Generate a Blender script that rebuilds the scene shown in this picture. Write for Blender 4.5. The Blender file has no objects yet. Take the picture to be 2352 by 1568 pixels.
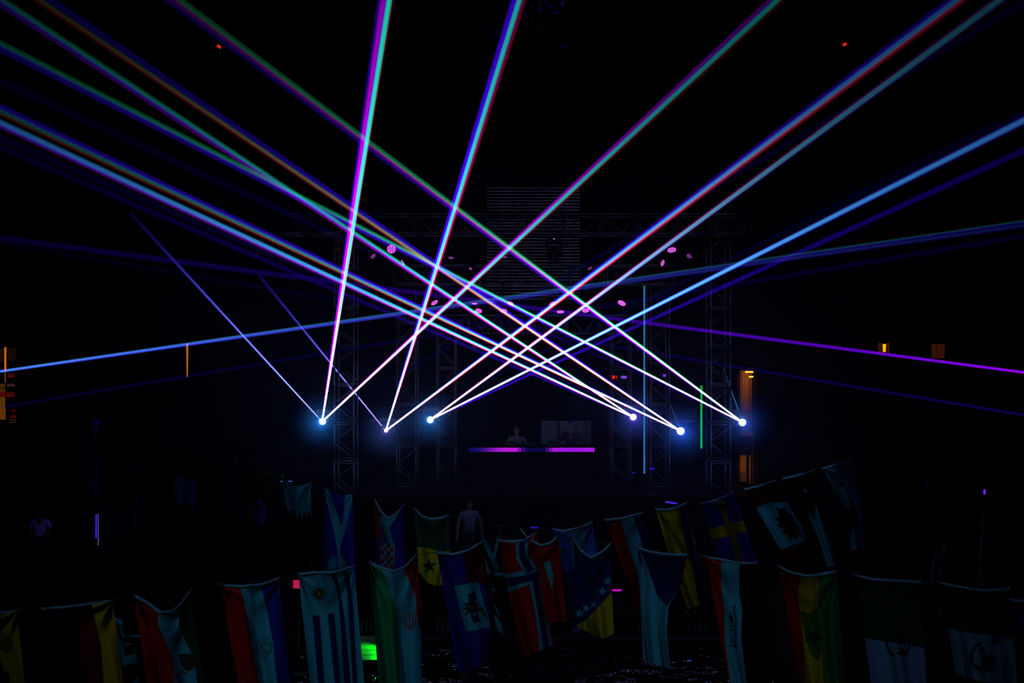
import bpy, bmesh, math, random
import numpy as np
from mathutils import Vector, Matrix

# ------------------------------------------------------------------ camera, world, lights, exposure
random.seed(7)
scene = bpy.context.scene
C = scene.collection
W, H = 2352.0, 1568.0
FPX = W * 28.0 / 36.0
CAMZ = 6.5

def P(u, v, y):
    """photo pixel -> world point at distance y from the camera"""
    return Vector(((u - W / 2) / FPX * y, y, CAMZ - (v - H / 2) / FPX * y))

cam_d = bpy.data.cameras.new('camera'); cam_d.lens = 28; cam_d.sensor_width = 36; cam_d.clip_end = 200
cam = bpy.data.objects.new('camera', cam_d); C.objects.link(cam)
cam.location = (0, 0, CAMZ); cam.rotation_euler = (math.pi / 2, 0, 0)
scene.camera = cam

world = bpy.data.worlds.new('night'); scene.world = world; world.use_nodes = True
world.node_tree.nodes['Background'].inputs[0].default_value = (0.02, 0.03, 0.12, 1)
world.node_tree.nodes['Background'].inputs[1].default_value = 0.004

def lamp(name, kind, loc, color, power, size=0.1, target=None, angle=60, blend=0.6):
    d = bpy.data.lights.new(name, kind); d.color = color; d.energy = power
    if kind in ('POINT', 'SPOT'): d.shadow_soft_size = size
    if kind == 'SPOT': d.spot_size = math.radians(angle); d.spot_blend = blend
    o = bpy.data.objects.new(name, d); C.objects.link(o); o.location = loc
    if target is not None:
        o.rotation_euler = (Vector(target) - Vector(loc)).to_track_quat('-Z', 'Y').to_euler()
    return o

# unseen spots added behind the viewer to light the flags from the front
TEAL = (0.45, 0.72, 1.0)
lamp('added_flag_wash', 'SPOT', (-6.8, -2.0, 10.2), TEAL, 480, 0.25, (0.0, 13.5, 2.5), 48, 1.0)
lamp('added_flag_wash', 'SPOT', (5.0, -2.5, 10.5), TEAL, 260, 0.25, (0.8, 13.5, 2.5), 48, 1.0)

vs = scene.view_settings
vs.view_transform = 'Standard'; vs.look = 'None'; vs.exposure = 0.0; vs.gamma = 1.0
vs.use_curve_mapping = False
scene.cycles.transparent_max_bounces = 128
scene.cycles.max_bounces = 3
scene.cycles.diffuse_bounces = 0
scene.cycles.glossy_bounces = 2
scene.cycles.debug_use_spatial_splits = True
scene.cycles.volume_bounces = 0
scene.cycles.use_light_tree = False
scene.cycles.sample_clamp_indirect = 6.0

# ------------------------------------------------------------------ helpers
def srgb(r, g, b):
    f = lambda c: (c / 255 / 12.92) if c <= 10 else ((c / 255 + 0.055) / 1.055) ** 2.4
    return (f(r), f(g), f(b))

_mats = {}
def mat(name, col=(0.1, 0.1, 0.1), rough=0.7, metal=0.0, noise=0.0, scale=12.0, spec=0.3):
    if name in _mats: return _mats[name]
    m = bpy.data.materials.new(name); m.use_nodes = True
    nt = m.node_tree; b = nt.nodes['Principled BSDF']
    b.inputs['Base Color'].default_value = (*col, 1); b.inputs['Roughness'].default_value = rough
    b.inputs['Metallic'].default_value = metal; b.inputs['Specular IOR Level'].default_value = spec
    if noise > 0:
        tc = nt.nodes.new('ShaderNodeTexCoord'); n = nt.nodes.new('ShaderNodeTexNoise')
        n.inputs['Scale'].default_value = scale; n.inputs['Detail'].default_value = 4
        r = nt.nodes.new('ShaderNodeValToRGB')
        r.color_ramp.elements[0].position = 0.3; r.color_ramp.elements[1].position = 0.7
        r.color_ramp.elements[0].color = (*[c * (1 - noise) for c in col], 1)
        r.color_ramp.elements[1].color = (*[min(1, c * (1 + noise)) for c in col], 1)
        nt.links.new(tc.outputs['Object'], n.inputs['Vector']); nt.links.new(n.outputs['Fac'], r.inputs[0])
        nt.links.new(r.outputs[0], b.inputs['Base Color'])
        bp = nt.nodes.new('ShaderNodeBump'); bp.inputs['Strength'].default_value = 0.15
        nt.links.new(n.outputs['Fac'], bp.inputs['Height']); nt.links.new(bp.outputs[0], b.inputs['Normal'])
    _mats[name] = m; return m

def emit(name, col, strength, sample=False):
    if name in _mats: return _mats[name]
    m = bpy.data.materials.new(name); m.use_nodes = True
    nt = m.node_tree; b = nt.nodes['Principled BSDF']
    b.inputs['Base Color'].default_value = (*[min(c, 1) * 0.3 for c in col], 1)
    b.inputs['Emission Color'].default_value = (*col, 1); b.inputs['Emission Strength'].default_value = strength
    b.inputs['Specular IOR Level'].default_value = 0
    if not sample: m.cycles.emission_sampling = 'NONE'
    _mats[name] = m; return m

class MB:
    """collects shapes; build() links them as one mesh object"""
    def __init__(s): s.v = []; s.f = []
    def add(s, vs_, fs_):
        o = len(s.v); s.v += [tuple(x) for x in vs_]; s.f += [tuple(i + o for i in f) for f in fs_]; return s
    def box(s, c, d, rot=None):
        x, y, z = d[0] / 2, d[1] / 2, d[2] / 2
        vv = [Vector(p) for p in ((-x,-y,-z),(x,-y,-z),(x,y,-z),(-x,y,-z),(-x,-y,z),(x,-y,z),(x,y,z),(-x,y,z))]
        if rot is not None: vv = [rot @ p for p in vv]
        return s.add([p + Vector(c) for p in vv], [(0,3,2,1),(4,5,6,7),(0,1,5,4),(1,2,6,5),(2,3,7,6),(3,0,4,7)])
    def cbox(s, c, d, b=0.02):
        """box with chamfered edges"""
        bm = bmesh.new(); bmesh.ops.create_cube(bm, size=1)
        for v in bm.verts: v.co = Vector((v.co.x * d[0], v.co.y * d[1], v.co.z * d[2]))
        bmesh.ops.bevel(bm, geom=bm.edges[:], offset=b, segments=2, affect='EDGES', profile=0.5)
        bm.verts.index_update()
        vv = [v.co + Vector(c) for v in bm.verts]; ff = [[v.index for v in f.verts] for f in bm.faces]
        bm.free(); return s.add(vv, ff)
    def tube(s, a, b, r, r2=None, n=8, cap=True):
        a, b = Vector(a), Vector(b); r2 = r if r2 is None else r2
        d = (b - a).normalized(); q = d.to_track_quat('Z', 'Y')
        vv = []
        for p, rr in ((a, r), (b, r2)):
            vv += [p + q @ Vector((math.cos(2*math.pi*i/n) * rr, math.sin(2*math.pi*i/n) * rr, 0)) for i in range(n)]
        ff = [(i, (i+1) % n, n + (i+1) % n, n + i) for i in range(n)]
        if cap: ff += [tuple(range(n-1, -1, -1)), tuple(range(n, 2*n))]
        return s.add(vv, ff)
    def path(s, pts, r, n=6):
        for a, b in zip(pts[:-1], pts[1:]): s.tube(a, b, r, n=n)
        return s
    def ball(s, c, r, n=10, m=7, sc=(1,1,1)):
        vv = [(c[0], c[1], c[2] - r*sc[2])]
        for j in range(1, m):
            t = -math.pi/2 + math.pi * j / m
            vv += [(c[0] + r*sc[0]*math.cos(t)*math.cos(2*math.pi*i/n), c[1] + r*sc[1]*math.cos(t)*math.sin(2*math.pi*i/n), c[2] + r*sc[2]*math.sin(t)) for i in range(n)]
        vv.append((c[0], c[1], c[2] + r*sc[2])); L = len(vv) - 1
        ff = [(0, 1 + (i+1) % n, 1 + i) for i in range(n)]
        for j in range(m - 2):
            a = 1 + j*n
            ff += [(a+i, a+(i+1)%n, a+n+(i+1)%n, a+n+i) for i in range(n)]
        a = 1 + (m-2)*n
        ff += [(a+i, a+(i+1)%n, L) for i in range(n)]
        return s.add(vv, ff)
    def mesh(s, name, m, smooth=False):
        me = bpy.data.meshes.new(name); me.from_pydata(s.v, [], s.f); me.materials.append(m)
        if smooth: me.polygons.foreach_set('use_smooth', [True] * len(me.polygons))
        me.update(); return me
    def build(s, name, m, parent=None, smooth=False):
        return link(name, s.mesh(name, m, smooth), parent)

def link(name, data, parent=None, loc=None):
    o = bpy.data.objects.new(name, data); C.objects.link(o)
    if parent is not None: o.parent = parent
    if loc is not None: o.location = loc
    return o

def tag(o, label=None, cat=None, group=None, kind=None):
    if label: o['label'] = label
    if cat: o['category'] = cat
    if group: o['group'] = group
    if kind: o['kind'] = kind
    return o

def thing(name, label, cat, loc=(0, 0, 0), group=None, rz=0.0):
    o = link(name, None, None, loc); o.rotation_euler = (0, 0, rz); o.empty_display_size = 0.1
    return tag(o, label, cat, group)

# ------------------------------------------------------------------ materials of the hall
M_black = mat('black paint', (0.004, 0.004, 0.005), 0.8, noise=0.3, scale=3, spec=0.04)
M_wall = mat('dark plaster', (0.006, 0.006, 0.009), 0.9, noise=0.35, scale=1.5, spec=0.0)
M_floor = mat('dark paving', (0.004, 0.004, 0.005), 0.6, noise=0.4, scale=2.0, spec=0.02)
M_cloth = mat('black stage cloth', (0.003, 0.003, 0.004), 0.95, noise=0.3, scale=5, spec=0.0)
M_steel = mat('truss aluminium', (0.08, 0.09, 0.10), 0.45, noise=0.25, scale=8, spec=0.4)
M_case = mat('fixture housing', (0.014, 0.014, 0.016), 0.5, noise=0.2, scale=20)
M_rope = mat('cable', (0.03, 0.03, 0.035), 0.8, noise=0.3, scale=40)
M_grey = mat('slat metal', (0.55, 0.8, 0.78), 0.5, noise=0.7, scale=1.3, spec=0.4)

# ------------------------------------------------------------------ setting
XW, YB, YF, ZC = 18.6, 27.0, -7.0, 16.0
def struct(name, mb, m, parent=None):
    o = mb.build(name, m, parent); o['kind'] = 'structure'; return o
POOL = (-4.6, 5.2, 10.0, 17.2)      # x0, x1, y0, y1
px0, px1, py0, py1 = POOL
fb = MB()
for (x0, x1, y0, y1) in ((-XW, px0, YF, YB), (px1, XW, YF, YB), (px0, px1, YF, py0), (px0, px1, py1, YB)):
    fb.box(((x0+x1)/2, (y0+y1)/2, -0.2), (x1-x0, y1-y0, 0.4))
tag(struct('floor', fb, M_floor), 'dark paved floor around the pool', 'floor')
tag(struct('ceiling', MB().box((0, (YB+YF)/2, ZC + 0.2), (2*XW, YB-YF, 0.4)), M_black), 'unlit black ceiling high above the stage', 'ceiling')
tag(struct('wall_back', MB().box((0, YB + 0.2, ZC/2), (2*XW, 0.4, ZC)), M_wall), 'dark rear wall behind the stage', 'wall')
tag(struct('wall_left', MB().box((-XW - 0.2, (YB+YF)/2, ZC/2), (0.4, YB-YF, ZC)), M_wall), 'dark side wall beyond the left string of flags', 'wall')
tag(struct('wall_right', MB().box((XW + 0.2, (YB+YF)/2, ZC/2), (0.4, YB-YF, ZC)), M_wall), 'dark side wall beyond the right flags', 'wall')
tag(struct('wall_front', MB().box((0, YF - 0.2, ZC/2), (2*XW, 0.4, ZC)), M_wall), 'dark wall behind the viewer', 'wall')

# pool water
m_w = bpy.data.materials.new('pool water'); m_w.use_nodes = True
nt = m_w.node_tree; b = nt.nodes['Principled BSDF']
b.inputs['Base Color'].default_value = (0.001, 0.002, 0.004, 1); b.inputs['Roughness'].default_value = 0.02; b.inputs['IOR'].default_value = 1.33; b.inputs['Specular IOR Level'].default_value = 0.3
tc = nt.nodes.new('ShaderNodeTexCoord'); n1 = nt.nodes.new('ShaderNodeTexNoise'); n1.inputs['Scale'].default_value = 2.2; n1.inputs['Detail'].default_value = 2
bp = nt.nodes.new('ShaderNodeBump'); bp.inputs['Strength'].default_value = 1.0; bp.inputs['Distance'].default_value = 0.16
nt.links.new(tc.outputs['Object'], n1.inputs['Vector']); nt.links.new(n1.outputs['Fac'], bp.inputs['Height']); nt.links.new(bp.outputs[0], b.inputs['Normal'])
wv, wf, NX, NY = [], [], 60, 40
for j in range(NY + 1):
    for i in range(NX + 1):
        x = px0 + (px1-px0)*i/NX; y = py0 + (py1-py0)*j/NY
        wv.append((x, y, -0.07 + 0.012*math.sin(3.1*x + 1.7*y) + 0.012*math.sin(2.3*x - 4.1*y)))
for j in range(NY):
    for i in range(NX):
        a = j*(NX+1)+i; wf.append((a, a+1, a+NX+2, a+NX+1))
tag(struct('water', MB().add(wv, wf), m_w), 'black rippled pool water glinting below the flags', 'water')
tag(struct('trim_1', MB().box(((px0+px1)/2, py1+0.14, 0.03), (px1-px0+0.5, 0.28, 0.06)), mat('pool coping', (0.012, 0.012, 0.014), 0.5, noise=0.3, spec=0.05)), 'stone coping along the far pool edge', 'trim')

# ------------------------------------------------------------------ stage deck and arches of truss
DS = 22.0                                        # distance of the front arch
ZD = 2.38                                        # deck height
deck = thing('stage_deck', 'raised black stage deck with hanging front cloth', 'stage', (0.6, 23.4, 0))
x0, x1 = P(700, 0, 21.2).x, P(1745, 0, 21.2).x
MB().box(((x0+x1)/2 - 0.6, 0.25, ZD - 0.06), (x1-x0, 4.9, 0.12)).build('deck_board', M_black, deck)
for k in range(14):                              # pleated cloth lengths hanging off the deck edge
    a = x0 + (x1-x0)*k/14; wv, wf = [], []
    for i in range(9):
        xx = a + (x1-x0)/14*i/8 - 0.6; yy = -2.23 + 0.05*math.sin(i*math.pi/1.0 + i*1.9)
        wv += [(xx, yy, 0.02), (xx, yy, ZD - 0.1)]
    for i in range(8): wf.append((2*i, 2*i+2, 2*i+3, 2*i+1))
    MB().add(wv, wf).build('skirt_cloth', M_cloth, deck)
for k in range(6):
    MB().tube(((x0+(x1-x0)*k/5)*0.97 - 0.6, -1.6, 0), ((x0+(x1-x0)*k/5)*0.97 - 0.6, -1.6, ZD-0.12), 0.05).build('leg', M_steel, deck)

TW = 0.53
SEC = 1.105
m_chord = {}
def cyl_mesh(key, a, b, r):
    if key not in m_chord: m_chord[key] = MB().tube(a, b, r, n=6).mesh(key, M_steel, True)
    return m_chord[key]
def truss_section(root, org, ax, up, side, L, first):
    """one section of box truss along ax, with double rungs at its ends and K diagonals"""
    h = TW/2
    def piece(name, a, b, r):
        q = lambda p: org + ax*p[0] + up*p[1] + side*p[2]
        a, b = q(a), q(b)
        key = '%s_%d' % (name, round((b-a).length*1000))
        me = m_chord.get(key)
        if me is None: me = m_chord[key] = MB().tube((0,0,0), (0,0,(b-a).length), r, n=6).mesh(name, M_steel, True)
        o = link(name, me, root, a); o.rotation_mode = 'QUATERNION'; o.rotation_quaternion = (b-a).to_track_quat('Z', 'Y')
    for s in (-h, h):
        for t in (-h, h): piece('chord', (0, s, t), (L, s, t), 0.024)
    for t in (-h, h):
        for z in (0.03, L-0.03): piece('rung', (z, -h, t), (z, h, t), 0.013)
        piece('diagonal', (0.08, h, t), (L/2, -h, t), 0.012); piece('diagonal', (L/2 + 0.05, -h, t), (L-0.08, h, t), 0.012)
    for s in (-h, h):
        piece('rung', (0.03, s, -h), (0.03, s, h), 0.013)

def tower(u, y, vtop, label):
    p = P(u, 0, y); top = P(u, vtop, y).z
    r = thing('truss_tower', label, 'truss', (p.x, p.y, 0), 'upright truss towers of the stage')
    n = max(1, round(top / SEC)); L = top / n
    MB().box((0, 0, 0.02), (0.8, 0.8, 0.04)).build('base_plate', M_steel, r)
    for k in range(n): truss_section(r, Vector((0, 0, 0.04 + k*L)), Vector((0,0,1)), Vector((1,0,0)), Vector((0,1,0)), L, k == 0)
    return r
def girder(u0, u1, v0, v1, y, label):
    a, b_ = P(u0, (v0+v1)/2, y), P(u1, (v0+v1)/2, y)
    r = thing('truss_girder', label, 'truss', a, 'level truss girders of the stage')
    L0 = b_.x - a.x; n = max(1, round(L0/1.0)); L = L0/n
    for k in range(n): truss_section(r, Vector((k*L, 0, 0)), Vector((1,0,0)), Vector((0,0,1)), Vector((0,1,0)), L, k == 0)
    return r
D1, D2, D3 = 22.0, 22.75, 23.5
tower(795, D1, 535, 'outermost truss tower on the side of the blue person')
tower(936, D2, 650, 'middle truss tower between the two left cyan-lit lasers')
tower(1026, D3, 760, 'innermost truss tower beside the first DJ')
tower(1425, D3, 760, 'innermost truss tower beside the red indicator lamps')
tower(1512, D2, 650, 'middle truss tower next to the tall cyan light strip')
tower(1650, D1, 535, 'outermost truss tower next to the green light strip')
girder(612, 1722, 497, 535, D1, 'widest and highest truss girder above the stage')
girder(905, 1553, 613, 650, D2, 'middle truss girder below the widest one')
girder(1000, 1452, 727, 762, D3, 'lowest and shortest truss girder above the DJs')

# slatted panel behind the arches
D_SL = 25.2
a = P(1118, 688, D_SL); b_ = P(1332, 430, D_SL)
lou = thing('louvre_panel', 'tall panel of thin horizontal metal slats behind the trusses', 'panel', ((a.x+b_.x)/2, D_SL, a.z))
wl, hl = b_.x - a.x, b_.z - a.z
for s in (-1, 1): MB().box((s*(wl/2+0.03), 0.05, hl/2), (0.06, 0.12, hl+0.1)).build('side_rail', M_black, lou)
sl_me = MB().box((0, 0, 0), (wl, 0.05, 0.022), Matrix.Rotation(math.radians(20), 3, 'X')).mesh('slat', M_grey)
for k in range(36): link('slat', sl_me, lou, (0, 0, 0.03 + k*(hl-0.05)/35))
MB().box((0, 0.16, hl/2), (wl, 0.04, hl)).build('backing', M_black, lou)
for s in (-1, 1): MB().tube((s*wl*0.4, 0.2, -a.z), (s*wl*0.4, 0.2, 0.2), 0.04).build('leg', M_black, lou)

# ------------------------------------------------------------------ DJ booth, board behind, LED lines
DB = 21.7
a, b_ = P(1077, 1036, DB), P(1365, 1027, DB)
bw = b_.x - a.x
booth = thing('dj_booth', 'wide black DJ booth with a violet light line along its front edge', 'booth', ((a.x+b_.x)/2, DB, ZD))
zt = b_.z - ZD
MB().cbox((0, 0.02, zt/2 - 0.06), (bw - 0.02, 0.06, zt - 0.13), 0.015).build('front_panel', M_black, booth)
MB().cbox((0, 0.36, zt - 0.03), (bw, 0.74, 0.05), 0.015).build('table_top', M_black, booth)
for s in (-1, 1): MB().box((s*(bw/2 - 0.03), 0.36, zt/2 - 0.05), (0.05, 0.66, zt - 0.1)).build('side_panel', M_black, booth)
NS = 36
def booth_col(t):
    # the glow of each pixel group of the light line, from the photograph
    keys = [(0.0, (8, 5, 70)), (0.08, (22, 8, 105)), (0.17, (110, 20, 160)), (0.26, (175, 25, 205)), (0.38, (185, 22, 215)), (0.425, (60, 10, 110)),
            (0.47, (9, 4, 60)), (0.6, (10, 4, 65)), (0.63, (70, 15, 130)), (0.68, (170, 22, 205)), (0.8, (150, 20, 215)), (1.0, (165, 25, 220))]
    for (t0, c0), (t1, c1) in zip(keys[:-1], keys[1:]):
        if t <= t1:
            k = (t-t0)/(t1-t0); return srgb(*[c0[i]*(1-k)+c1[i]*k for i in range(3)])
    return srgb(*keys[-1][1])
zh = b_.z - a.z
for k in range(NS):
    c = booth_col((k+0.5)/NS)
    MB().box((-bw/2 + bw*(k+0.5)/NS, -0.02, zt - 0.01 - zh/2), (bw/NS*1.0, 0.03, zh)).build('light_segment', emit('booth light %d' % k, c, 1.0), booth)
# decks on the table
def cdj(x, label):
    p = (a.x+b_.x)/2 + x
    r = thing('dj_player', label, 'player', (p, DB + 0.4, ZD + zt - 0.005), 'players on the DJ booth')
    bdy = MB().cbox((0, 0, 0.05), (0.3, 0.38, 0.09), 0.012).build('body', M_case, r)
    MB().tube((0, -0.04, 0.09), (0, -0.04, 0.105), 0.1, n=20).build('jog_wheel', M_case, bdy)
    MB().box((0, 0.12, 0.1), (0.16, 0.09, 0.01)).build('screen', M_black, r)
cdj(-0.55, 'black deck player in front of the first DJ'); cdj(0.62, 'black deck player in front of the DJ with the cap'); cdj(0.02, 'black mixer between the two deck players')

a, b_ = P(1243, 1035, 24.2), P(1358, 966, 24.2)
bd = thing('backdrop_board', 'pale grey board standing behind the second DJ', 'board', ((a.x+b_.x)/2, 24.2, ZD))
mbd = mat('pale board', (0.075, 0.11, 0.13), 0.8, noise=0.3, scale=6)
w1 = (b_.x-a.x)
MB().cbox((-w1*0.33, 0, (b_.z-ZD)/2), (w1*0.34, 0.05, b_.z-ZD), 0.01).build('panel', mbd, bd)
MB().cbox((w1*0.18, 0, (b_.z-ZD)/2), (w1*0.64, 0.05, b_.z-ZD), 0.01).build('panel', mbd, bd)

def light_strip(u, v0, v1, y, col, st, label, px=3.0, base=ZD):
    a, b_ = P(u, v1, y), P(u, v0, y); w = px/FPX*y
    r = thing('light_strip', label, 'light strip', a)
    L = b_.z - a.z
    MB().box((0, 0.03, L/2), (w*1.3, 0.03, L)).build('channel', M_case, r)
    mb = MB(); n = int(L/0.06)
    for k in range(n): mb.box((0, 0, (k+0.5)*L/n), (w, 0.03, L/n*0.72))
    mb.build('diodes', emit('strip '+label, col, st), r)
    MB().tube((0, 0.05, -(a.z - base)), (0, 0.05, 0.1), 0.012).build('stand', M_case, r); MB().tube((0, 0.05, -(a.z - base)), (0, 0.05, -(a.z - base) + 0.02), 0.12, n=12).build('foot', M_case, r)
    return r
light_strip(1480, 656, 1087, D1 - 0.35, srgb(30, 115, 165), 1.15, 'tall cyan light strip standing on the stage', 3.6)
light_strip(1611, 885, 1030, D1 - 0.35, srgb(20, 170, 55), 1.2, 'short green light strip near the outer tower', 4.0)
light_strip(221, 1180, 1236, 22.5, srgb(75, 20, 220), 1.0, 'violet light tube standing by the blue person', 3.0, 0.0)
light_strip(225.5, 1180, 1252, 22.6, srgb(75, 75, 110), 1.0, 'thin pale light tube behind the violet tube', 1.6, 0.0)

# ------------------------------------------------------------------ lasers
SRC = {'S1': (740, 968), 'S2': (886, 989), 'S3': (988, 964), 'S4': (1455, 958), 'S5': (1564, 990), 'S6': (1706, 970)}
DL = 21.5
RAYC = {'r': (1.0, 0.0, 0.10), 'g': (0.0, 1.0, 0.30), 'b': (0.06, 0.0, 1.0)}
SHELLS = (1.0, 0.72, 0.42)
def ray_material(col, I0, k):
    m = bpy.data.materials.new('lit haze in beam'); m.use_nodes = True; nt = m.node_tree; nt.nodes.clear()
    out = nt.nodes.new('ShaderNodeOutputMaterial'); add = nt.nodes.new('ShaderNodeAddShader')
    tr = nt.nodes.new('ShaderNodeBsdfTransparent'); em = nt.nodes.new('ShaderNodeEmission')
    tc = nt.nodes.new('ShaderNodeTexCoord'); sx = nt.nodes.new('ShaderNodeSeparateXYZ')
    mp = nt.nodes.new('ShaderNodeMath'); mp.operation = 'POWER'; mp.inputs[1].default_value = 2.0
    m1 = nt.nodes.new('ShaderNodeMath'); m1.operation = 'MULTIPLY'; m1.inputs[1].default_value = -k
    m2 = nt.nodes.new('ShaderNodeMath'); m2.operation = 'EXPONENT'
    m3 = nt.nodes.new('ShaderNodeMath'); m3.operation = 'MULTIPLY'; m3.inputs[1].default_value = I0 / (2.0*len(SHELLS))
    em.inputs[0].default_value = (*col, 1)
    L = nt.links.new
    L(tc.outputs['Object'], sx.inputs[0]); L(sx.outputs[2], mp.inputs[0]); L(mp.outputs[0], m1.inputs[0]); L(m1.outputs[0], m2.inputs[0]); L(m2.outputs[0], m3.inputs[0])
    L(m3.outputs[0], em.inputs[1]); L(tr.outputs[0], add.inputs[0]); L(em.outputs[0], add.inputs[1]); L(add.outputs[0], out.inputs[0])
    m.cycles.emission_sampling = 'NONE'
    return m

def beam(label, src, end, ye, comps, ys=DL, h0=1.7, stop=False, group=None):
    """a laser beam: rays of each colour leave the same aperture and spread apart.
    comps: (colour, offset px at end, half width px at end, strength at start, strength at end)"""
    su, sv = SRC[src] if isinstance(src, str) else src
    p0, p1 = P(su, sv, ys), P(end[0], end[1], ye)
    dx, dy = end[0]-su, end[1]-sv; l = math.hypot(dx, dy); nx, ny = -dy/l, dx/l
    if abs(dy) > abs(dx): sgn = 1 if nx > 0 else -1
    else: sgn = 1 if ny > 0 else -1
    nx, ny = nx*sgn, ny*sgn
    root = thing('laser_beam', label, 'laser beam', p0, group or 'laser beams over the crowd'); root['kind'] = 'thing'
    for ci, (c, off, hw, I0, I1) in enumerate(comps):
        e = P(end[0] + nx*off, end[1] + ny*off, ye)
        d = e - p0; L1 = d.length; t = 1.0
        if not stop:
            lim = []
            for i, lo, hi in ((0, -XW+0.05, XW-0.05), (1, YF+0.05, YB-0.05), (2, 0.05, ZC-0.05)):
                if d[i] > 1e-6: lim.append((hi - p0[i])/d[i])
                elif d[i] < -1e-6: lim.append((lo - p0[i])/d[i])
            t = min(lim)
        r0, r1 = h0*(1 + 0.07*ci)*ys/FPX, hw*(1 + 0.003*ci)*ye/FPX
        LT = L1*t; rt = max(r0 + (r1-r0)*t, 0.004)
        mb = MB()
        for s in SHELLS:
            nseg = 28
            for j in range(nseg):        # short lengths keep the long thin tubes cheap to trace
                a0, a1 = j/nseg, (j+1)/nseg
                mb.tube((0,0,LT*a0), (0,0,LT*a1), (r0+(rt-r0)*a0)*s, (r0+(rt-r0)*a1)*s, n=8, cap=False)
        k = math.log(I0/I1)/L1**2
        o = mb.build({'r': 'red_ray', 'g': 'green_ray', 'b': 'blue_ray'}[c], ray_material(RAYC[c], I0, k), root, True)
        o.rotation_mode = 'QUATERNION'; o.rotation_quaternion = d.to_track_quat('Z', 'Y')
        o.visible_shadow = False         # light casts no shadow
    return root

# --- left projectors
beam('thin blue laser beam slanting up left from the outermost left projector', 'S1', (300, 490), 25.5,
     [('b', 0, 5, 1.6, .02), ('g', 0, 3, .7, .0006), ('r', 0, 2, .5, .0002)], stop=True, h0=1.3)
beam('bright magenta and cyan laser beam shooting almost straight up from the outermost left projector', 'S1', (888, 0), 7.5,
     [('b', -4, 17, 4.5, .30), ('r', -8, 7, 4, .20), ('g', 6, 7, 3.5, .50), ('r', 14, 4, .9, .035)])
beam('violet and teal laser beam rising right across the frame from the outermost left projector', 'S1', (1783, 0), 7.5,
     [('b', -4, 13, 4.5, .06), ('r', -10, 5, 4, .025), ('g', 2, 7, 3.5, .08), ('r', 12, 4, .9, .012)])
beam('very faint blue laser beam running to the upper right corner from the outermost left projector', 'S1', (2352, 6), 7.5,
     [('b', 0, 11, .02, .006)])
beam('thin blue laser beam slanting up left from the small violet projector', 'S2', (595, 632), 25.5,
     [('b', 0, 4, 1.4, .05), ('g', 0, 2.5, .5, .0015), ('r', 0, 2, .6, .0006)], stop=True, h0=1.2)
beam('bright blue and aqua laser beam rising steeply from the small violet projector', 'S2', (1192, 0), 7.5,
     [('b', -10, 9, 4.5, .36), ('b', 2, 9, 2, .16), ('g', 1, 7, 3.5, .32), ('r', 12, 5, 4, .09)])
beam('blue and red edged laser beam rising far right from the small violet projector', 'S2', (2200, 0), 7.5,
     [('b', -9, 10, 4.5, .06), ('b', -1, 8, 2, .07), ('g', -1, 8, 3.5, .035), ('r', 8, 7, 4, .045)])
beam('very faint blue laser beam above the bright cyan one on the right', 'S2', (2352, 257), 7.5, [('b', 0, 11, .02, .006)])
beam('grey teal laser beam running to the upper right from the inner left cyan projector', 'S3', (2296, 0), 7.5,
     [('b', 0, 12, 4.5, .035), ('g', 0, 8, 3.5, .032), ('r', -8, 5, 4, .006), ('r', 7, 4, 2, .004)])
beam('cyan blue laser beam leaving the right edge from the inner left cyan projector', 'S3', (2352, 276), 7.5,
     [('b', 0, 11, 4.5, .22), ('g', 0, 8, 3.5, .085), ('r', 0, 6, 3.8, .0015)])
beam('deep blue laser beam just under the cyan one on the right', 'S3', (2352, 345), 7.5, [('b', 0, 9, .7, .05)])
# --- right projectors
beam('green and violet laser beam rising to the upper left from the outermost right projector', 'S6', (402, 0), 7.5,
     [('b', 7, 12, 4.5, .030), ('r', 2, 7, 4, .018), ('g', -7, 8, 3.5, .026)])
beam('green over blue laser beam reaching the left edge from the outermost right projector', 'S6', (0, 104), 7.5,
     [('b', 5, 11, 4.5, .05), ('g', -5, 8, 3.5, .026), ('r', 0, 6, 4, .0003)])
beam('very faint blue laser beam fading towards the left edge from the outermost right projector', 'S6', (0, 186), 7.5, [('b', 0, 13, .035, .005)])
beam('blue and orange laser beam rising to the top left corner from the right blue projector', 'S5', (98, 0), 7.5,
     [('b', -10, 10, 4.5, .022), ('g', 3, 7, 3.5, .008), ('r', 7, 8, 4, .013)])
beam('blue green and orange laser beam reaching the left edge from the right blue projector', 'S5', (0, 254), 7.5,
     [('b', -7, 10, 4.5, .075), ('g', 1, 7, 3.5, .026), ('r', 8, 5, 4, .016)])
beam('very faint blue laser beam low on the left from the right blue projector', 'S5', (0, 316), 7.5, [('b', 0, 11, .05, .008)])
beam('aqua over magenta laser beam reaching the top left corner from the violet projector', 'S4', (-2, 2), 7.5,
     [('b', 2, 11, 4.5, .045), ('g', -6, 8, 3.5, .024), ('r', 7, 7, 4, .004)])
beam('cyan over violet laser beam reaching the left edge from the violet projector', 'S4', (0, 283), 7.5,
     [('b', 1, 11, 4.5, .18), ('g', -2, 8, 3.5, .055), ('r', 8, 5, 4, .012)])
beam('dim deep blue laser beam just under the cyan one on the left', 'S4', (0, 338), 7.5, [('b', 0, 10, .40, .010)])
beam('short pale blue laser beam slanting up from the right blue projector', 'S5', (1530, 905), 24, [('b', 0, 1.8, .30, .01), ('g', 0, 1.7, .12, .003)], stop=True, h0=1.1)
beam('short pale blue laser beam slanting up from the outermost right projector', 'S6', (1660, 842), 24, [('b', 0, 1.8, .45, .05), ('g', 0, 1.7, .17, .015)], stop=True, h0=1.1)
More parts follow.
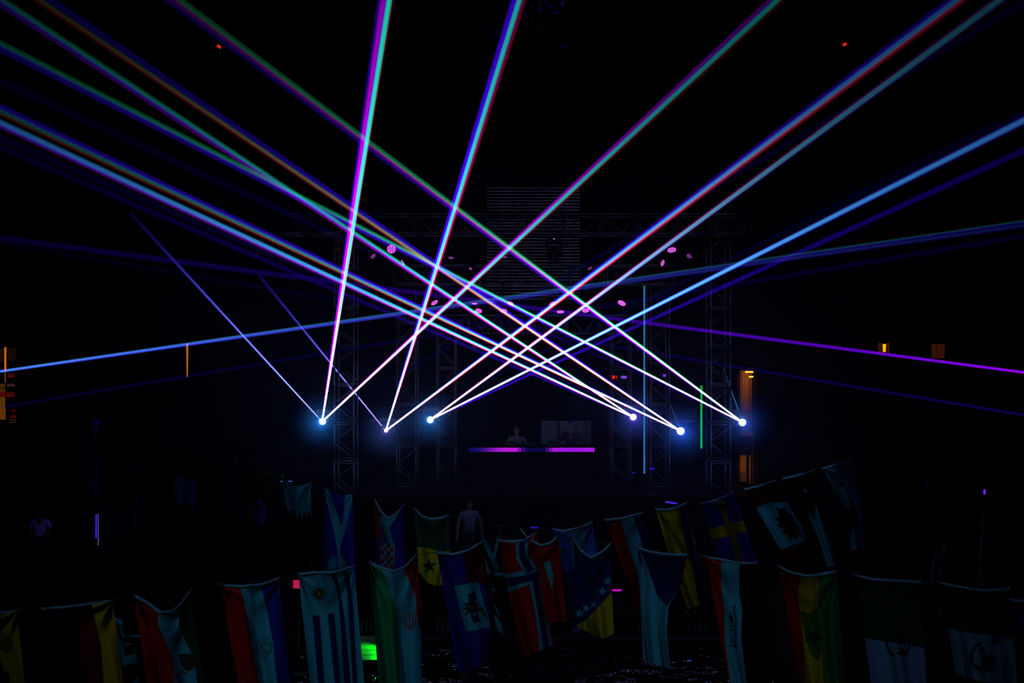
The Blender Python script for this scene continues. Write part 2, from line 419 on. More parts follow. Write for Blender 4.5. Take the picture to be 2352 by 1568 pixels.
# --- beams crossing from the side towers
SIDE_L, SIDE_R = (-240, 887.5), (2592, 886.5)
beam('level blue laser beam rising gently from the left edge to the right', SIDE_L, (2352, 515), 9,
     [('b', -4, 5, 1.2, .06), ('b', 4, 4, .5, .05), ('g', -8, 3, .18, .018), ('g', 2, 2.5, .08, .006)], h0=2.7)
beam('level violet laser beam rising gently from the right edge to the left', SIDE_R, (0, 547), 9,
     [('b', 0, 8, 1.1, .018), ('r', -1, 6, .34, .0003)], h0=2.7)
beam('faint blue laser beam below the level blue one', (-240, 976), (2352, 542), 9, [('b', 0, 8, .020, .010)], h0=3.0)
beam('faint blue laser beam below the level violet one', (2592, 993), (0, 560), 9, [('b', -2, 6, .05, .003), ('b', 5, 3, .03, .001)], h0=3.0)

puffs = []
def projector(u, v, col, glow, power, label, boom, r=0.085, y=DL):
    p = P(u, v, y)
    t = thing('laser_projector', label, 'projector', (p.x, p.y, p.z), 'laser projectors')
    hs = MB().cbox((0, 0.28, 0), (0.34, 0.46, 0.24), 0.02).build('housing', M_case, t)
    mb = MB(); rr = 0.12
    MB().tube((0, 0.06, 0), (0, 0.0, 0), rr, n=20, cap=False).build('snout', M_case, hs)
    MB().ball((0, 0.035, 0), r, 16, 10, (1, 0.4, 1)).build('aperture', emit('aperture '+label, col, 10.0), t, True)
    for s in (-1, 1): MB().box((s*0.2, 0.28, 0.12), (0.02, 0.06, 0.34)).build('yoke', M_steel, t)
    MB().box((0, 0.28, 0.29), (0.42, 0.06, 0.02)).build('yoke_bar', M_steel, t)
    if boom:
        u0, u1, vb, yt, ut = boom
        a, b_ = P(u0, vb, y + 0.28), P(u1, vb, y + 0.28)
        bo = thing('boom_pipe', 'pipe arm holding the ' + label, 'pipe', (a.x, y + 0.28, a.z), 'pipe arms on the towers')
        MB().tube((0, 0, 0), (b_.x-a.x, 0, 0), 0.02).build('pipe', M_steel, bo)
        xt = b_.x - a.x if abs(u1-ut) < abs(u0-ut) else 0
        MB().tube((xt, 0, 0), (P(ut, vb, yt).x - a.x, yt - y - 0.28, 0), 0.02).build('clamp_arm', M_steel, bo)
        MB().tube((p.x-a.x, 0, 0), (p.x-a.x, 0, -(a.z-p.z-0.3)), 0.018).build('drop_pipe', M_steel, bo)
    lamp('projector_light', 'POINT', (p.x, p.y - 0.12, p.z), glow, power*0.16, 0.06)
    puffs.append((p, label, power))
    return t
projector(740, 968, (0.35, 0.9, 1.0), (0.0, 0.30, 1.0), 85.0, 'outermost left laser projector with a cyan glow', (704, 762, 945, D1, 772))
projector(886, 989, (0.9, 0.6, 1.0), (0.25, 0.05, 1.0), 14.0, 'small violet laser projector left of the DJs', (850, 908, 965, D2, 913), 0.045)
projector(988, 964, (0.35, 0.9, 1.0), (0.0, 0.30, 1.0), 55.0, 'inner left laser projector with a cyan glow', (968, 1012, 941, D3, 1003))
projector(1455, 958, (0.6, 0.4, 1.0), (0.18, 0.01, 1.0), 50.0, 'violet glowing laser projector right of the DJs', (1418, 1482, 934, D3, 1447), 0.085)
projector(1564, 990, (0.35, 0.6, 1.0), (0.0, 0.10, 1.0), 115.0, 'blue glowing laser projector beside the green strip', (1540, 1596, 967, D2, 1535), 0.10)
projector(1706, 970, (0.4, 0.55, 1.0), (0.02, 0.10, 1.0), 55.0, 'outermost right laser projector in front of the warm kiosk', (1680, 1738, 947, D1, 1673), 0.095)

# ------------------------------------------------------------------ LED par cans
led_hex = [(0.0, 0.0)] + [(0.5*math.cos(k*math.pi/3), 0.5*math.sin(k*math.pi/3)) for k in range(6)] + \
          [(0.92*math.cos(k*math.pi/6), 0.92*math.sin(k*math.pi/6)) for k in range(12)]
def par(u, v, size, ratio, ang, br, label, ytop):
    y = D1 if v < 640 else D2
    p = P(u, v, y); R = size/2/FPX*y
    # facing: tilt the disc about the major axis of its ellipse as seen in the photograph
    tilt = math.acos(max(0.08, min(1, ratio)))
    an = math.radians(ang); major = Vector((math.cos(an), 0, -math.sin(an))); minor = Vector((math.sin(an), 0, math.cos(an)))
    nrm = Vector((0, -1, 0))*math.cos(tilt) - minor*math.sin(tilt)
    if nrm.z > 0: nrm = Vector((0, -1, 0))*math.cos(tilt) + minor*math.sin(tilt)
    q = nrm.to_track_quat('Z', 'X')
    t = thing('par_lamp', label, 'stage lamp', p, 'pink stage lamps on the truss')
    body = MB(); n = 16
    prof = [(0.0, R*1.12), (-0.02, R*1.15), (-0.12, R*1.0), (-0.2, R*0.6)]
    vv = []; ff = []
    for z, r in prof: vv += [q @ Vector((r*math.cos(2*math.pi*i/n), r*math.sin(2*math.pi*i/n), z)) for i in range(n)]
    for j in range(len(prof)-1): ff += [(j*n+i, j*n+(i+1)%n, (j+1)*n+(i+1)%n, (j+1)*n+i) for i in range(n)]
    ff.append(tuple(range((len(prof)-1)*n, len(prof)*n)))
    body.add(vv, ff).build('can', M_case, t)
    ln = MB().tube(q @ Vector((0,0,-0.015)), q @ Vector((0,0,-0.005)), R, n=18).build('lens', emit('par lens %.1f' % br, (0.30, 0.0, 0.45), 0.5*br), t)
    mb = MB()
    for (hx, hy) in led_hex:
        c = q @ Vector((hx*R*0.92, hy*R*0.92, 0)); mb.tube(c - (q @ Vector((0,0,0.006))), c + (q @ Vector((0,0,0.006))), R*0.17, n=6)
    mb.build('diodes', emit('par diode %.1f' % br, (0.85, 0.16, 0.9), 1.5*br*br), ln)
    zt_ = P(u, ytop, y).z - p.z
    yk = MB()
    for s in (-1, 1):
        yk.tube(q @ Vector((s*R*1.25, 0, -0.08)), Vector((s*R*1.25, 0.05, min(0.28, max(0.12, zt_*0.5)))), 0.012)
    yk.build('yoke', M_case, t)
    MB().tube((0, 0.05, min(0.28, max(0.12, zt_*0.5))), (0, -TW/2, max(0.2, zt_)), 0.016).build('hanger', M_case, t)
    return t, p, nrm
PARS = [(899,572,20,1,0,1.0,'round pink stage lamp facing straight out, left of centre'), (857,588,14,.35,-45,.35,'dim violet stage lamp beside the outer left tower'),
        (925,603,14,.4,60,.6,'slim pink stage lamp just right of the round one'), (1036,592,12,.35,0,.3,'faint pink stage lamp seen edge on under the widest girder'),
        (1081,617,8,.5,30,.45,'tiny pink stage lamp left of the slatted panel'), (998,695,17,.4,-35,.8,'leftmost pink stage lamp in the lower lamp row'),
        (1090,697,13,.2,0,.9,'flat pink stage lamp above an oval one, lower row left'), (1099,714,16,.65,5,.9,'oval pink stage lamp low at left in the lower row'),
        (1157,714,16,.55,0,.8,'second oval pink stage lamp of the lower row'), (1173,697,15,.5,30,.9,'tilted pink stage lamp just above the second oval one'),
        (1160,590,7,.5,0,.3,'faint violet stage lamp where two beams cross'), (1268,697,14,.4,-30,.9,'tilted pink stage lamp right of the crossing, lower row'),
        (1287,716,17,.35,0,.8,'flat pink stage lamp low under the slatted panel'), (1345,713,16,.55,0,.9,'oval pink stage lamp behind a bright beam crossing'),
        (1352,697,11,.3,0,.5,'faint flat lamp above the oval lamp on the right'), (1428,696,19,.45,30,.9,'rightmost pink stage lamp in the lower lamp row'),
        (1355,616,11,.4,-30,.3,'faint pink stage lamp right of the slatted panel'), (1543,574,20,.5,0,.75,'wide oval violet stage lamp high on the right'),
        (1583,588,13,.5,40,.35,'dim violet stage lamp beside the outer right tower'), (1522,604,15,.6,-65,.7,'violet stage lamp throwing a dim blue cone to the right')]
for q_ in PARS: par(*q_, 537 if q_[1] < 640 else 651)
lamp('par_cone', 'SPOT', P(1526, 606, D1 - 0.15), (0.05, 0.03, 1.0), 60, 0.04, P(2150, 930, D1 - 1.5), 17, 0.6)
lamp('par_cone', 'SPOT', P(921, 606, D1 - 0.15), (0.05, 0.03, 1.0), 45, 0.04, P(560, 745, D1 - 0.5), 16, 0.6)

# moving head hanging in front of the slats
p = P(1272, 544, D1)
mh = thing('moving_head', 'black moving head lamp hanging before the slatted panel', 'stage lamp', p)
MB().cbox((0, 0, -0.07), (0.34, 0.26, 0.14), 0.03).build('base', M_case, mh)
for s in (-1, 1): MB().tube((0.1*s, s*0.1, -0.03), (0.1*s, s*TW/2, 0.08), 0.02).build('clamp', M_case, mh)
for s in (-1, 1): MB().cbox((s*0.19, 0, -0.34), (0.06, 0.16, 0.44), 0.02).build('arm', M_case, mh)
MB().ball((0, 0, -0.5), 0.16, 14, 10, (1, 1, 1.35)).build('head', M_case, mh, True)
MB().box((0, -0.135, -0.07), (0.05, 0.01, 0.02)).build('glint_patch', emit('tiny display', (0.6, 0.8, 0.8), 0.5), mh)  # glowing patch added as the glint on the base

# ------------------------------------------------------------------ small lit things on and around the stage
def small_lamp(name, u, v, w, h, y, col, st, label, tilt=0, cat='lamp', base=None, hang=False):
    p = P(u, v, y); k = y/FPX
    t = thing(name, label, cat, p)
    R_ = Matrix.Rotation(math.radians(tilt), 3, 'Y')
    MB().box((0, 0.03, 0), (w*k*1.25, 0.05, h*k*1.5), R_).build('housing', M_case, t)
    MB().box((0, 0, 0), (w*k, 0.03, h*k), R_).build('lens', emit('lens '+label, srgb(*col), st), t)
    if base is not None: MB().tube((0, 0.04, -h*k*0.5), (0, 0.04, base - p.z), 0.012).build('stand', M_case, t); MB().tube((0, 0.04, base - p.z), (0, 0.04, base - p.z + 0.02), 0.12, n=12).build('foot', M_case, t)
    if hang: MB().tube((0, 0.04, h*k*0.5), (0, 0.04, ZC - p.z), 0.01).build('rod', M_case, t)
small_lamp('indicator_lamp', 1409, 866, 6, 7, 23.2, (255, 25, 20), 1.2, 'larger red indicator lamp on the inner tower')
small_lamp('indicator_lamp', 1416, 866, 2.5, 7, 23.2, (255, 25, 20), 0.5, 'narrow red indicator lamp beside the larger one')
small_lamp('indicator_lamp', 1433, 866, 12, 6, 23.2, (120, 65, 225), 1.0, 'violet indicator lamp right of the red ones')
small_lamp('indicator_lamp', 1526, 862, 6, 6, 22.46, (105, 50, 225), 1.0, 'small violet indicator lamp under a bright beam')
small_lamp('floor_bar', 1541, 1154, 26, 3.5, 19.8, (70, 30, 200), 1.0, 'thin violet light bar behind the yellow blue red flag', 8, 'light bar', 0.0)
small_lamp('floor_bar', 1498, 1076, 11, 2.5, 21.3, (45, 15, 215), 1.0, 'short blue light bar at the stage edge', 0, 'light bar', ZD)
small_lamp('floor_bar', 1455, 1085, 6, 2.5, 21.3, (35, 12, 170), 1.0, 'tiny blue light bar left of the cyan strip foot', 0, 'light bar', ZD)
small_lamp('floor_bar', 1227, 1211, 19, 3, 20.5, (35, 10, 150), 1.0, 'dim violet light bar above the cross flag', 0, 'light bar', 0.0)
small_lamp('floor_bar', 1414, 1355, 26, 4, 18.5, (185, 10, 175), 1.0, 'pink light bar between the starred flag and the tricolour', 0, 'light bar', 0.0)
small_lamp('pink_sign', 684, 1341, 20, 18, 15.5, (190, 25, 75), 1.0, 'small pink lit sign half hidden by the striped sun flag', 0, 'sign', 0.0)
small_lamp('floor_bar', 658, 1105, 26, 2, 20.0, (60, 80, 170), 1.0, 'thin pale light bar behind the flag with the toothed edge', 0, 'light bar', 0.0)
small_lamp('aisle_bar', 2261, 1129, 4, 11, 18.0, (110, 40, 235), 1.0, 'small violet lamp above the thin pole on the right', 0, 'lamp', 0.0)
# pole with lamp
a, b_ = P(2258, 1178, 18.0), P(2248, 1352, 18.0)
tp = thing('thin_pole', 'thin pale pole standing behind the last flags', 'pole', (b_.x, 18.0, 0))
MB().path([(0, 0, 0), (0, 0, b_.z), (a.x-b_.x, 0, a.z)], 0.014).build('shaft', mat('pale pole', (0.12, 0.16, 0.35), 0.6, noise=0.2), tp)
MB().tube((0,0,0), (0,0,0.03), 0.16, n=16).build('foot', M_case, tp)
# red ceiling lamps
for (u, v, tl, lab) in ((503, 107, 30, 'small red exit lamp high on the left'), (1940, 102, -25, 'small red exit lamp high on the right')):
    small_lamp('exit_lamp', u, v, 9, 6, 22.0, (230, 40, 12), 0.9, lab, tl, 'lamp', None, True)

# ------------------------------------------------------------------ warm places at the back
def warm(name, st, col=(255, 150, 40)): return emit(name, srgb(*col), st)
KY = 25.5
kio = thing('kiosk', 'narrow warm-lit kiosk behind the outermost right projector', 'kiosk', P(1715, 1140, KY))
def on_k(u0, u1, v0, v1, name, m, dy=0.0, th=0.04):
    o = P(1715, 1140, KY); a = P(u0, v1, KY) - o; b_ = P(u1, v0, KY) - o
    return MB().box(((a.x+b_.x)/2, dy, (a.z+b_.z)/2), (b_.x-a.x, th, b_.z-a.z)).build(name, m, kio)
M_tan = mat('tan board', (0.42, 0.20, 0.09), 0.8, noise=0.25, scale=20)
M_tan2 = mat('brown board', (0.25, 0.11, 0.05), 0.8, noise=0.3, scale=20)
on_k(1697, 1706, 851, 1000, 'board', M_tan, 0.3); on_k(1706, 1711, 851, 1000, 'board', M_tan2, 0.31); on_k(1711, 1726, 851, 998, 'board', M_tan, 0.3)
on_k(1726, 1732, 851, 998, 'frame', M_tan2, 0.26, 0.08)
on_k(1699, 1731, 995, 1000, 'shelf', M_tan, 0.12, 0.3)
on_k(1698, 1730, 1000, 1046, 'screen', M_black, 0.2, 0.2)
on_k(1702, 1720, 1047, 1086, 'board', M_tan, 0.3); on_k(1703, 1720, 1086, 1110, 'board', M_tan2, 0.29); on_k(1725, 1730, 1044, 1114, 'board', M_tan, 0.28)
on_k(1720, 1725, 1044, 1114, 'frame', M_black, 0.26, 0.08)
on_k(1690, 1697, 845, 1140, 'frame', M_black, 0.1, 0.5); on_k(1733, 1740, 845, 1140, 'frame', M_black, 0.1, 0.5)
on_k(1697, 1736, 843, 850, 'roof', M_black, 0.1, 0.6)
on_k(1714, 1732, 852.5, 856, 'tube_lamp', warm('kiosk tube', 1.6, (255, 190, 70)), 0.1); on_k(1722.5, 1732, 863.5, 867, 'tube_lamp', warm('kiosk tube', 1.6), 0.1)
on_k(1692, 1738, 1140, 1262, 'plinth', M_black, 0.2, 0.5)
bead = MB()
for k in range(26):
    o = P(1715, 1140, KY); c = P(1731 + 0.4*math.sin(k), 1000 + k*4.3, KY) - o; bead.ball((c.x, 0.1, c.z), 0.016, 6, 4)
bead.build('bead_string', M_tan, kio)
lamp('kiosk_light', 'POINT', P(1716, 880, KY - 0.35), (1.0, 0.45, 0.14), 5.5, 0.08)
lamp('kiosk_light', 'POINT', P(1714, 1075, KY - 0.35), (1.0, 0.45, 0.10), 3.5, 0.08)

def sconce(u, v, label, core):
    y = 26.6; k = y/FPX
    t = thing('wall_lantern', label, 'lantern', P(u, v, y), 'warm lanterns on the rear wall')
    M1 = emit('lantern glass dim', srgb(50, 16, 4), 1.0)
    if core:
        for dx, w in ((-9, 8), (9, 5)): MB().box((dx*k, 0, 0), (w*k, 0.05, 24*k)).build('glass', M1, t)
        vv = [(-3.2*k, 0, 9*k), (3.4*k, 0, 9*k), (2.4*k, 0, -9*k), (-2.2*k, 0, -9*k)]
        MB().add([(x, -0.03, z) for x, _, z in vv] + [(x, 0.02, z) for x, _, z in vv], [(0,1,2,3),(7,6,5,4),(0,4,5,1),(1,5,6,2),(2,6,7,3),(3,7,4,0)]).build('glowing_core', warm('lantern core', 1.0, (255, 190, 10)), t)
    else:
        for dx, w in ((-10, 9), (1, 7), (10, 8)): MB().box((dx*k, 0, 0), (w*k, 0.05, 32*k)).build('glass', M1, t)
    MB().box((0, 0.05, 15*k if core else 19*k), (30*k, 0.2, 4*k)).build('cap', M_black, t)
    MB().box((0, 0.12, -6*k), (26*k, 0.04, 40*k)).build('back_plate', M_black, t)
sconce(2031, 799, 'warm wall lantern with a bright yellow core', True)
sconce(2155, 806, 'dim orange wall lantern without a visible core', False)
# lit gap: a glowing wedge stands for light through a narrow slit
y = 26.5; k = y/FPX
t = thing('wall_slit_lamp', 'narrow wedge of orange light on the far left wall', 'lamp', P(430, 826, y))
vv = [(-2*k, 37*k), (2*k, 37*k), (0.7*k, -39*k), (-0.7*k, -39*k)]
MB().add([(x, -0.02, z) for x, z in vv] + [(x, 0.02, z) for x, z in vv], [(0,1,2,3),(7,6,5,4),(0,4,5,1),(1,5,6,2),(2,6,7,3),(3,7,4,0)]).build('glass', warm('slit', 1.0, (165, 95, 20)), t)
MB().box((0, 0.06, 0), (9*k, 0.06, 84*k)).build('back_plate', M_black, t)
# shop front cut by the left edge
y = 25.8; k = y/FPX
shop = thing('shop_front', 'warm-lit shop front with red lettering at the left edge', 'shop', P(0, 990, y))
def on_s(u0, u1, v0, v1, name, m, dy=0.0):
    o = P(0, 990, y); a = P(u0, v1, y) - o; b_ = P(u1, v0, y) - o
    return MB().box(((a.x+b_.x)/2, dy, (a.z+b_.z)/2), (b_.x-a.x, 0.04, b_.z-a.z)).build(name, m, shop)
on_s(-60, 13, 800, 830, 'fascia', emit('shop dim', srgb(22, 12, 2), 1.0)); on_s(17, 35, 800, 828, 'fascia', emit('shop dim2', srgb(20, 9, 4), 1.0))
on_s(12, 15, 797, 850, 'light_edge', warm('shop edge', 1.0, (190, 92, 20)), -0.03); on_s(12.5, 14, 850, 878, 'light_edge', warm('shop edge2', 1.0, (90, 50, 15)), -0.03)
on_s(-60, 11, 881, 900, 'poster', emit('shop poster', srgb(60, 36, 6), 1.0)); on_s(-60, 12, 900.5, 911, 'poster', emit('shop red', srgb(75, 4, 4), 1.0)); on_s(-60, 11, 911.5, 936, 'poster', emit('shop poster2', srgb(80, 48, 8), 1.0))
on_s(-60, 12, 937, 963, 'counter', emit('shop counter', srgb(92, 48, 10), 1.0))
red = emit('red lettering', srgb(90, 9, 8), 1.0); wht = emit('pale lettering', srgb(60, 36, 28), 1.0)
random.seed(3)
def letters(u0, u1, v0, v1, m):
    u = u0
    while u < u1 - 1:
        w = random.choice((1.6, 2.2, 2.8)); mb = MB(); o = P(0, 990, y)
        for (a0, a1, b0, b1) in random.choice((((0, .35, 0, 1), (.35, 1, .0, .3)), ((0, .35, 0, 1), (.65, 1, 0, 1), (.3, .7, .4, .6)), ((0, 1, 0, .25), (0, 1, .75, 1), (0, .3, 0, 1)), ((.35, .65, 0, 1),))):
            pa, pb = P(u + a0*w, v1 - (v1-v0)*b0, y) - o, P(u + a1*w, v1 - (v1-v0)*b1, y) - o
            mb.box(((pa.x+pb.x)/2, -0.03, (pa.z+pb.z)/2), (abs(pb.x-pa.x), 0.02, abs(pb.z-pa.z)))
        mb.build('letter', m, shop); u += w + 0.8
letters(20, 36, 858, 866, red); letters(18, 37, 881, 887, wht); letters(17, 35, 900, 910, red); letters(28, 37, 940, 945, red); letters(25, 37, 953, 959, red)
on_s(22, 36, 963.5, 964.8, 'line', wht); on_s(22, 36, 968.5, 969.6, 'line', wht)
on_s(-60, 40, 795, 990, 'board', M_black, 0.06); on_s(-60, 40, 990, 1300, 'wall_panel', M_black, 0.08)

# hanging cluster of glass leaves at the top
y = 14.0
ch = thing('hanging_leaf_cluster', 'cluster of dim blue-lit glass leaves hanging above the stage', 'chandelier', P(1225, -60, y))
M_leaf = mat('blue-lit glass leaf', (0.05, 0.06, 0.40), 0.35, noise=0.3, scale=10, spec=0.6)  # blue laser light on the leaves is put into their colour
M_leafglint = mat('glint leaf', (0.30, 0.36, 0.50), 0.3, noise=0.3, scale=10, spec=0.6)  # pale leaves stand for white glints, brightness put into the colour
o = P(1225, -60, y); random.seed(11)
def leaf(u, v, l, w, ang, m):
    c = P(u, v, y + random.uniform(-.4, .4)) - o; R_ = Matrix.Rotation(math.radians(ang), 3, 'Y') @ Matrix.Rotation(random.uniform(-.5, .5), 3, 'X')
    k = y/FPX; pts = [(-l/2, 0, 0), (-l/4, 0, w/2), (l/4, 0, w/2), (l/2, 0, 0), (l/4, 0, -w/2), (-l/4, 0, -w/2)]
    f = [R_ @ Vector((x*k, -0.01, z*k)) + c for x, _, z in pts]; g = [R_ @ Vector((x*k, 0.01, z*k)) + c for x, _, z in pts]
    MB().add(f + g, [(0,1,2,3,4,5), (11,10,9,8,7,6)] + [(i, (i+1) % 6, 6+(i+1) % 6, 6+i) for i in range(6)]).build('leaf', m, ch)
    MB().path([c, (c.x*0.9, c.y, c.z*0.5 + 0.2), (c.x*0.3, 0, 0.7)], 0.004, 4).build('wire', M_rope, ch)
for q_ in ((1130,82,10,7,60,0), (1141,71,14,5,55,0), (1120,72,9,5,-20,0), (1193,60,11,5,-15,0), (1204,48,12,5,-10,0), (1220,14,8,5,-50,1), (1240,12,6,5,-60,1), (1241,22,14,5,10,0),
           (1256,5,14,6,80,0), (1266,16,16,5,5,0), (1292,7,14,9,-70,0), (1295,9,6,4,-40,1), (1255,36,14,5,60,0), (1222,39,8,6,20,0), (1223,61,5,3,-60,1), (1237,68,7,3,0,1), (1232,99,5,2.5,0,1),
           (1278,28,18,4,-5,0), (1210,34,12,5,20,0), (1293,107,18,9,0,0)):
    leaf(*q_[:5], M_leafglint if q_[5] else M_leaf)
lamp('added_leaf_light', 'POINT', (o.x, o.y - 0.6, o.z + 0.25), (0.12, 0.15, 1.0), 1.6, 0.05)  # added lamp to brighten the leaves; the cluster has none of its own
MB().tube((0, 0, 0.6), (0, 0, ZC - o.z), 0.02).build('stem', M_rope, ch); MB().tube((0, 0, 0.5), (0, 0, 0.75), 0.35, 0.1, n=16).build('hub', M_case, ch)

# ------------------------------------------------------------------ green lit platform and posts by the pool
gx0, gx1 = P(745, 0, 16.9).x, P(962, 0, 16.9).x
pl = thing('low_platform', 'low platform washed in green light behind the striped sun flag', 'platform', ((gx0+gx1)/2, 16.55, 0))
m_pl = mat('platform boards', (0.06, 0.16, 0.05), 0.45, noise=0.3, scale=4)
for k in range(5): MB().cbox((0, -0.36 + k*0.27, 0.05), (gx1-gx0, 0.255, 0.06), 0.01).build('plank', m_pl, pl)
for s in (-1, 1): MB().box((s*(gx1-gx0)*0.42, 0.18, -0.19), (0.1, 1.3, 0.42)).build('bearer', M_black, pl)
p = P(869, 1488, 16.75)
gl = thing('floor_spot', 'small green floor lamp at the edge of the platform', 'lamp', (p.x, p.y, 0.085))
MB().tube((0, 0, 0.0), (0, 0, 0.2), 0.012).build('stem', M_case, gl); MB().tube((0.06, 0, 0.07), (-0.02, 0, 0.07), 0.06, n=14).build('can', M_case, gl); MB().tube((-0.015, 0, 0.07), (-0.03, 0, 0.07), 0.052, n=14).build('lens', emit('green lens', (0.02, 1.0, 0.02), 1.6), gl)
MB().box((0.02, 0, 0.01), (0.1, 0.1, 0.02)).build('foot', M_case, gl)
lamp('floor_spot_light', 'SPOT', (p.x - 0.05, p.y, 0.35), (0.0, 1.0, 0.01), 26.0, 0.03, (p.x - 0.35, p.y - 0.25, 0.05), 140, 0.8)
ORD = 'first second third fourth fifth sixth seventh eighth ninth tenth eleventh twelfth thirteenth last'.split()
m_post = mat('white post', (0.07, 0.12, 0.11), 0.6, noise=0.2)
for i, u in enumerate((831, 841.5, 852, 866, 1005, 1017, 1029, 1186, 1414, 1467, 1585, 1596, 1608, 1622)):
    q_ = P(u, 1464, 17.75)
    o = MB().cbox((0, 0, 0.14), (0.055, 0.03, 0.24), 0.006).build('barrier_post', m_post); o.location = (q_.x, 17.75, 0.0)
    tag(o, 'short pale post beyond the pool, %s of the low row from the left' % ORD[i], 'post', 'low posts beyond the pool')
# dark slab the posts stand before
MB_ = MB().cbox((0, 0, 0.15), (9.6, 0.3, 0.3), 0.03).build('low_kerb', M_black); MB_.location = (0.4, 18.0, 0)
tag(MB_, 'long low black kerb behind the row of pale posts', 'kerb')

# ------------------------------------------------------------------ people
def skin_mesh(name, verts, edges, m, parent, sub=2):
    me = bpy.data.meshes.new(name); me.from_pydata([v[:3] for v in verts], edges, []); me.materials.append(m)
    o = link(name, me, parent)
    md = o.modifiers.new('skin', 'SKIN'); md.use_smooth_shade = True
    for i, v in enumerate(verts):
        sv = me.skin_vertices[0].data[i]; r = v[3]; sv.radius = r if isinstance(r, tuple) else (r, r); sv.use_root = (i == 0)
    o.modifiers.new('sub', 'SUBSURF').levels = sub; o.modifiers['sub'].render_levels = sub
    return o
M_skin = mat('skin', (0.13, 0.08, 0.06), 0.6, noise=0.1); M_hair = mat('dark hair', (0.012, 0.010, 0.010), 0.6, noise=0.3, scale=60)
M_trs = mat('dark trousers', (0.015, 0.016, 0.022), 0.9, noise=0.2)
def person(label, loc, rz, shirt, arms=((.34,-.02,1.17,.30,-.30,1.10),(.34,-.02,1.17,.30,-.30,1.10)), cap=None, scale=1.0, lean=0.0):
    t = thing('person', label, 'person', loc, None, rz); t.scale = (scale,)*3
    y = lean
    V = [(0,0,.95,(.15,.10)), (0,y*.3,1.12,(.135,.10)), (0,y*.7,1.32,(.165,.105)), (0,y,1.45,(.085,.07)), (0,y-.01,1.52,.052), (0,y-.03,1.60,(.072,.085)), (0,y-.03,1.68,(.078,.095)), (0,y-.02,1.75,(.05,.06))]
    E = [(0,1),(1,2),(2,3),(3,4),(4,5),(5,6),(6,7)]
    V.append((0, y-.125, 1.625, .013)); E.append((5, 8))
    shirtV = [(0,0,.86,(.17,.12)), (0,y*.3,1.12,(.15,.115)), (0,y*.7,1.32,(.18,.12)), (0,y,1.44,(.095,.08))]; shirtE = [(0,1),(1,2),(2,3)]
    for s, A in ((1, arms[0]), (-1, arms[1])):
        b0 = len(V); sh = (s*.185, y*.85, 1.40); el = (s*A[0], y*.6+A[1], A[2]); wr = (s*A[3], A[4], A[5])
        V += [(*sh, .058), (*el, .042), (*wr, .026)]; E += [(2, b0), (b0, b0+1), (b0+1, b0+2)]
        d = (Vector(wr) - Vector(el)).normalized(); side = d.cross(Vector((0,0,1))).normalized() if abs(d.z) < .95 else Vector((1,0,0))
        pm = Vector(wr) + d*.055; V.append((*pm, (.034, .016))); E.append((b0+2, b0+3)); pi = b0+3
        for f in range(4):
            off = side*((f-1.5)*.019); l = (.068, .08, .075, .058)[f]
            k1 = pm + d*.035 + off; k2 = k1 + d*l*.55 + Vector((0,0,-.010)); k3 = k2 + d*l*.45 + Vector((0,0,-.022))
            i0 = len(V); V += [(*k1, .0092), (*k2, .0085), (*k3, .0072)]; E += [(pi, i0), (i0, i0+1), (i0+1, i0+2)]
        th0 = Vector(wr) + d*.03 - side*.035*s; th1 = th0 + d*.035 - side*.018*s; i0 = len(V)
        V += [(*th0, .011), (*th1, .0085)]; E += [(b0+2, i0), (i0, i0+1)]
        j = len(shirtV); mid = Vector(sh)*.15 + Vector(el)*.85
        shirtV += [(*sh, .075), (*mid, .058)]; shirtE += [(2, j), (j, j+1)]
    trV = [(0,0,1.03,(.155,.112)), (0,0,.94,(.165,.118))]; trE = [(0,1)]
    for s in (-1, 1):
        b0 = len(V); V += [(s*.095,0,.86,.085), (s*.105,-.02,.50,.056), (s*.11,.025,.10,.04), (s*.12,-.13,.045,.036)]; E += [(0,b0),(b0,b0+1),(b0+1,b0+2),(b0+2,b0+3)]
        j = len(trV); trV += [(s*.095,0,.86,.10), (s*.105,-.02,.50,.072), (s*.11,.02,.13,.062)]; trE += [(1,j),(j,j+1),(j+1,j+2)]
    body = skin_mesh('body', V, E, M_skin, t)
    skin_mesh('shirt', shirtV, shirtE, shirt, t); skin_mesh('trousers', trV, trE, M_trs, t)
    cp = MB().ball((0, y-.01, 1.70), .098, 14, 10, (.88, 1.05, .95)).build('hair' if cap is None else 'cap', cap or M_hair, t, True)
    if cap is not None: MB().box((0, y-.14, 1.725), (.13, .11, .012)).build('cap_peak', cap, cp)
    for s in (-1, 1):
        MB().ball((s*.032, y-.112, 1.65), .011, 8, 6).build('eye', mat('eye', (.5,.5,.5), .3), t, True)
        MB().ball((s*.083, y-.02, 1.635), .026, 8, 6, (.4, .7, 1.1)).build('ear', M_skin, t, True)
    MB().ball((0, y-.108, 1.575), .02, 8, 6, (1.2, .4, .35)).build('mouth', mat('lips', (.3,.1,.09), .5), t, True)
    for s in (-1, 1): MB().cbox((s*.12, -.05, .035), (.09, .26, .07), .025).build('shoe', M_hair, t)
    return t
sh_grey = mat('grey patterned shirt', (0.07, 0.09, 0.12), 0.9, noise=0.6, scale=14); sh_dark = mat('dark violet shirt', (0.02, 0.012, 0.05), 0.9, noise=0.3)
p = P(1187, 0, 22.7); person('DJ in a grey printed shirt looking down behind the booth', (p.x, 22.7, ZD), 0.05, sh_grey, ((.33,-.05,1.17,.28,-.34,1.16),(.33,-.05,1.17,.24,-.34,1.16)), None, 0.98, -.06)
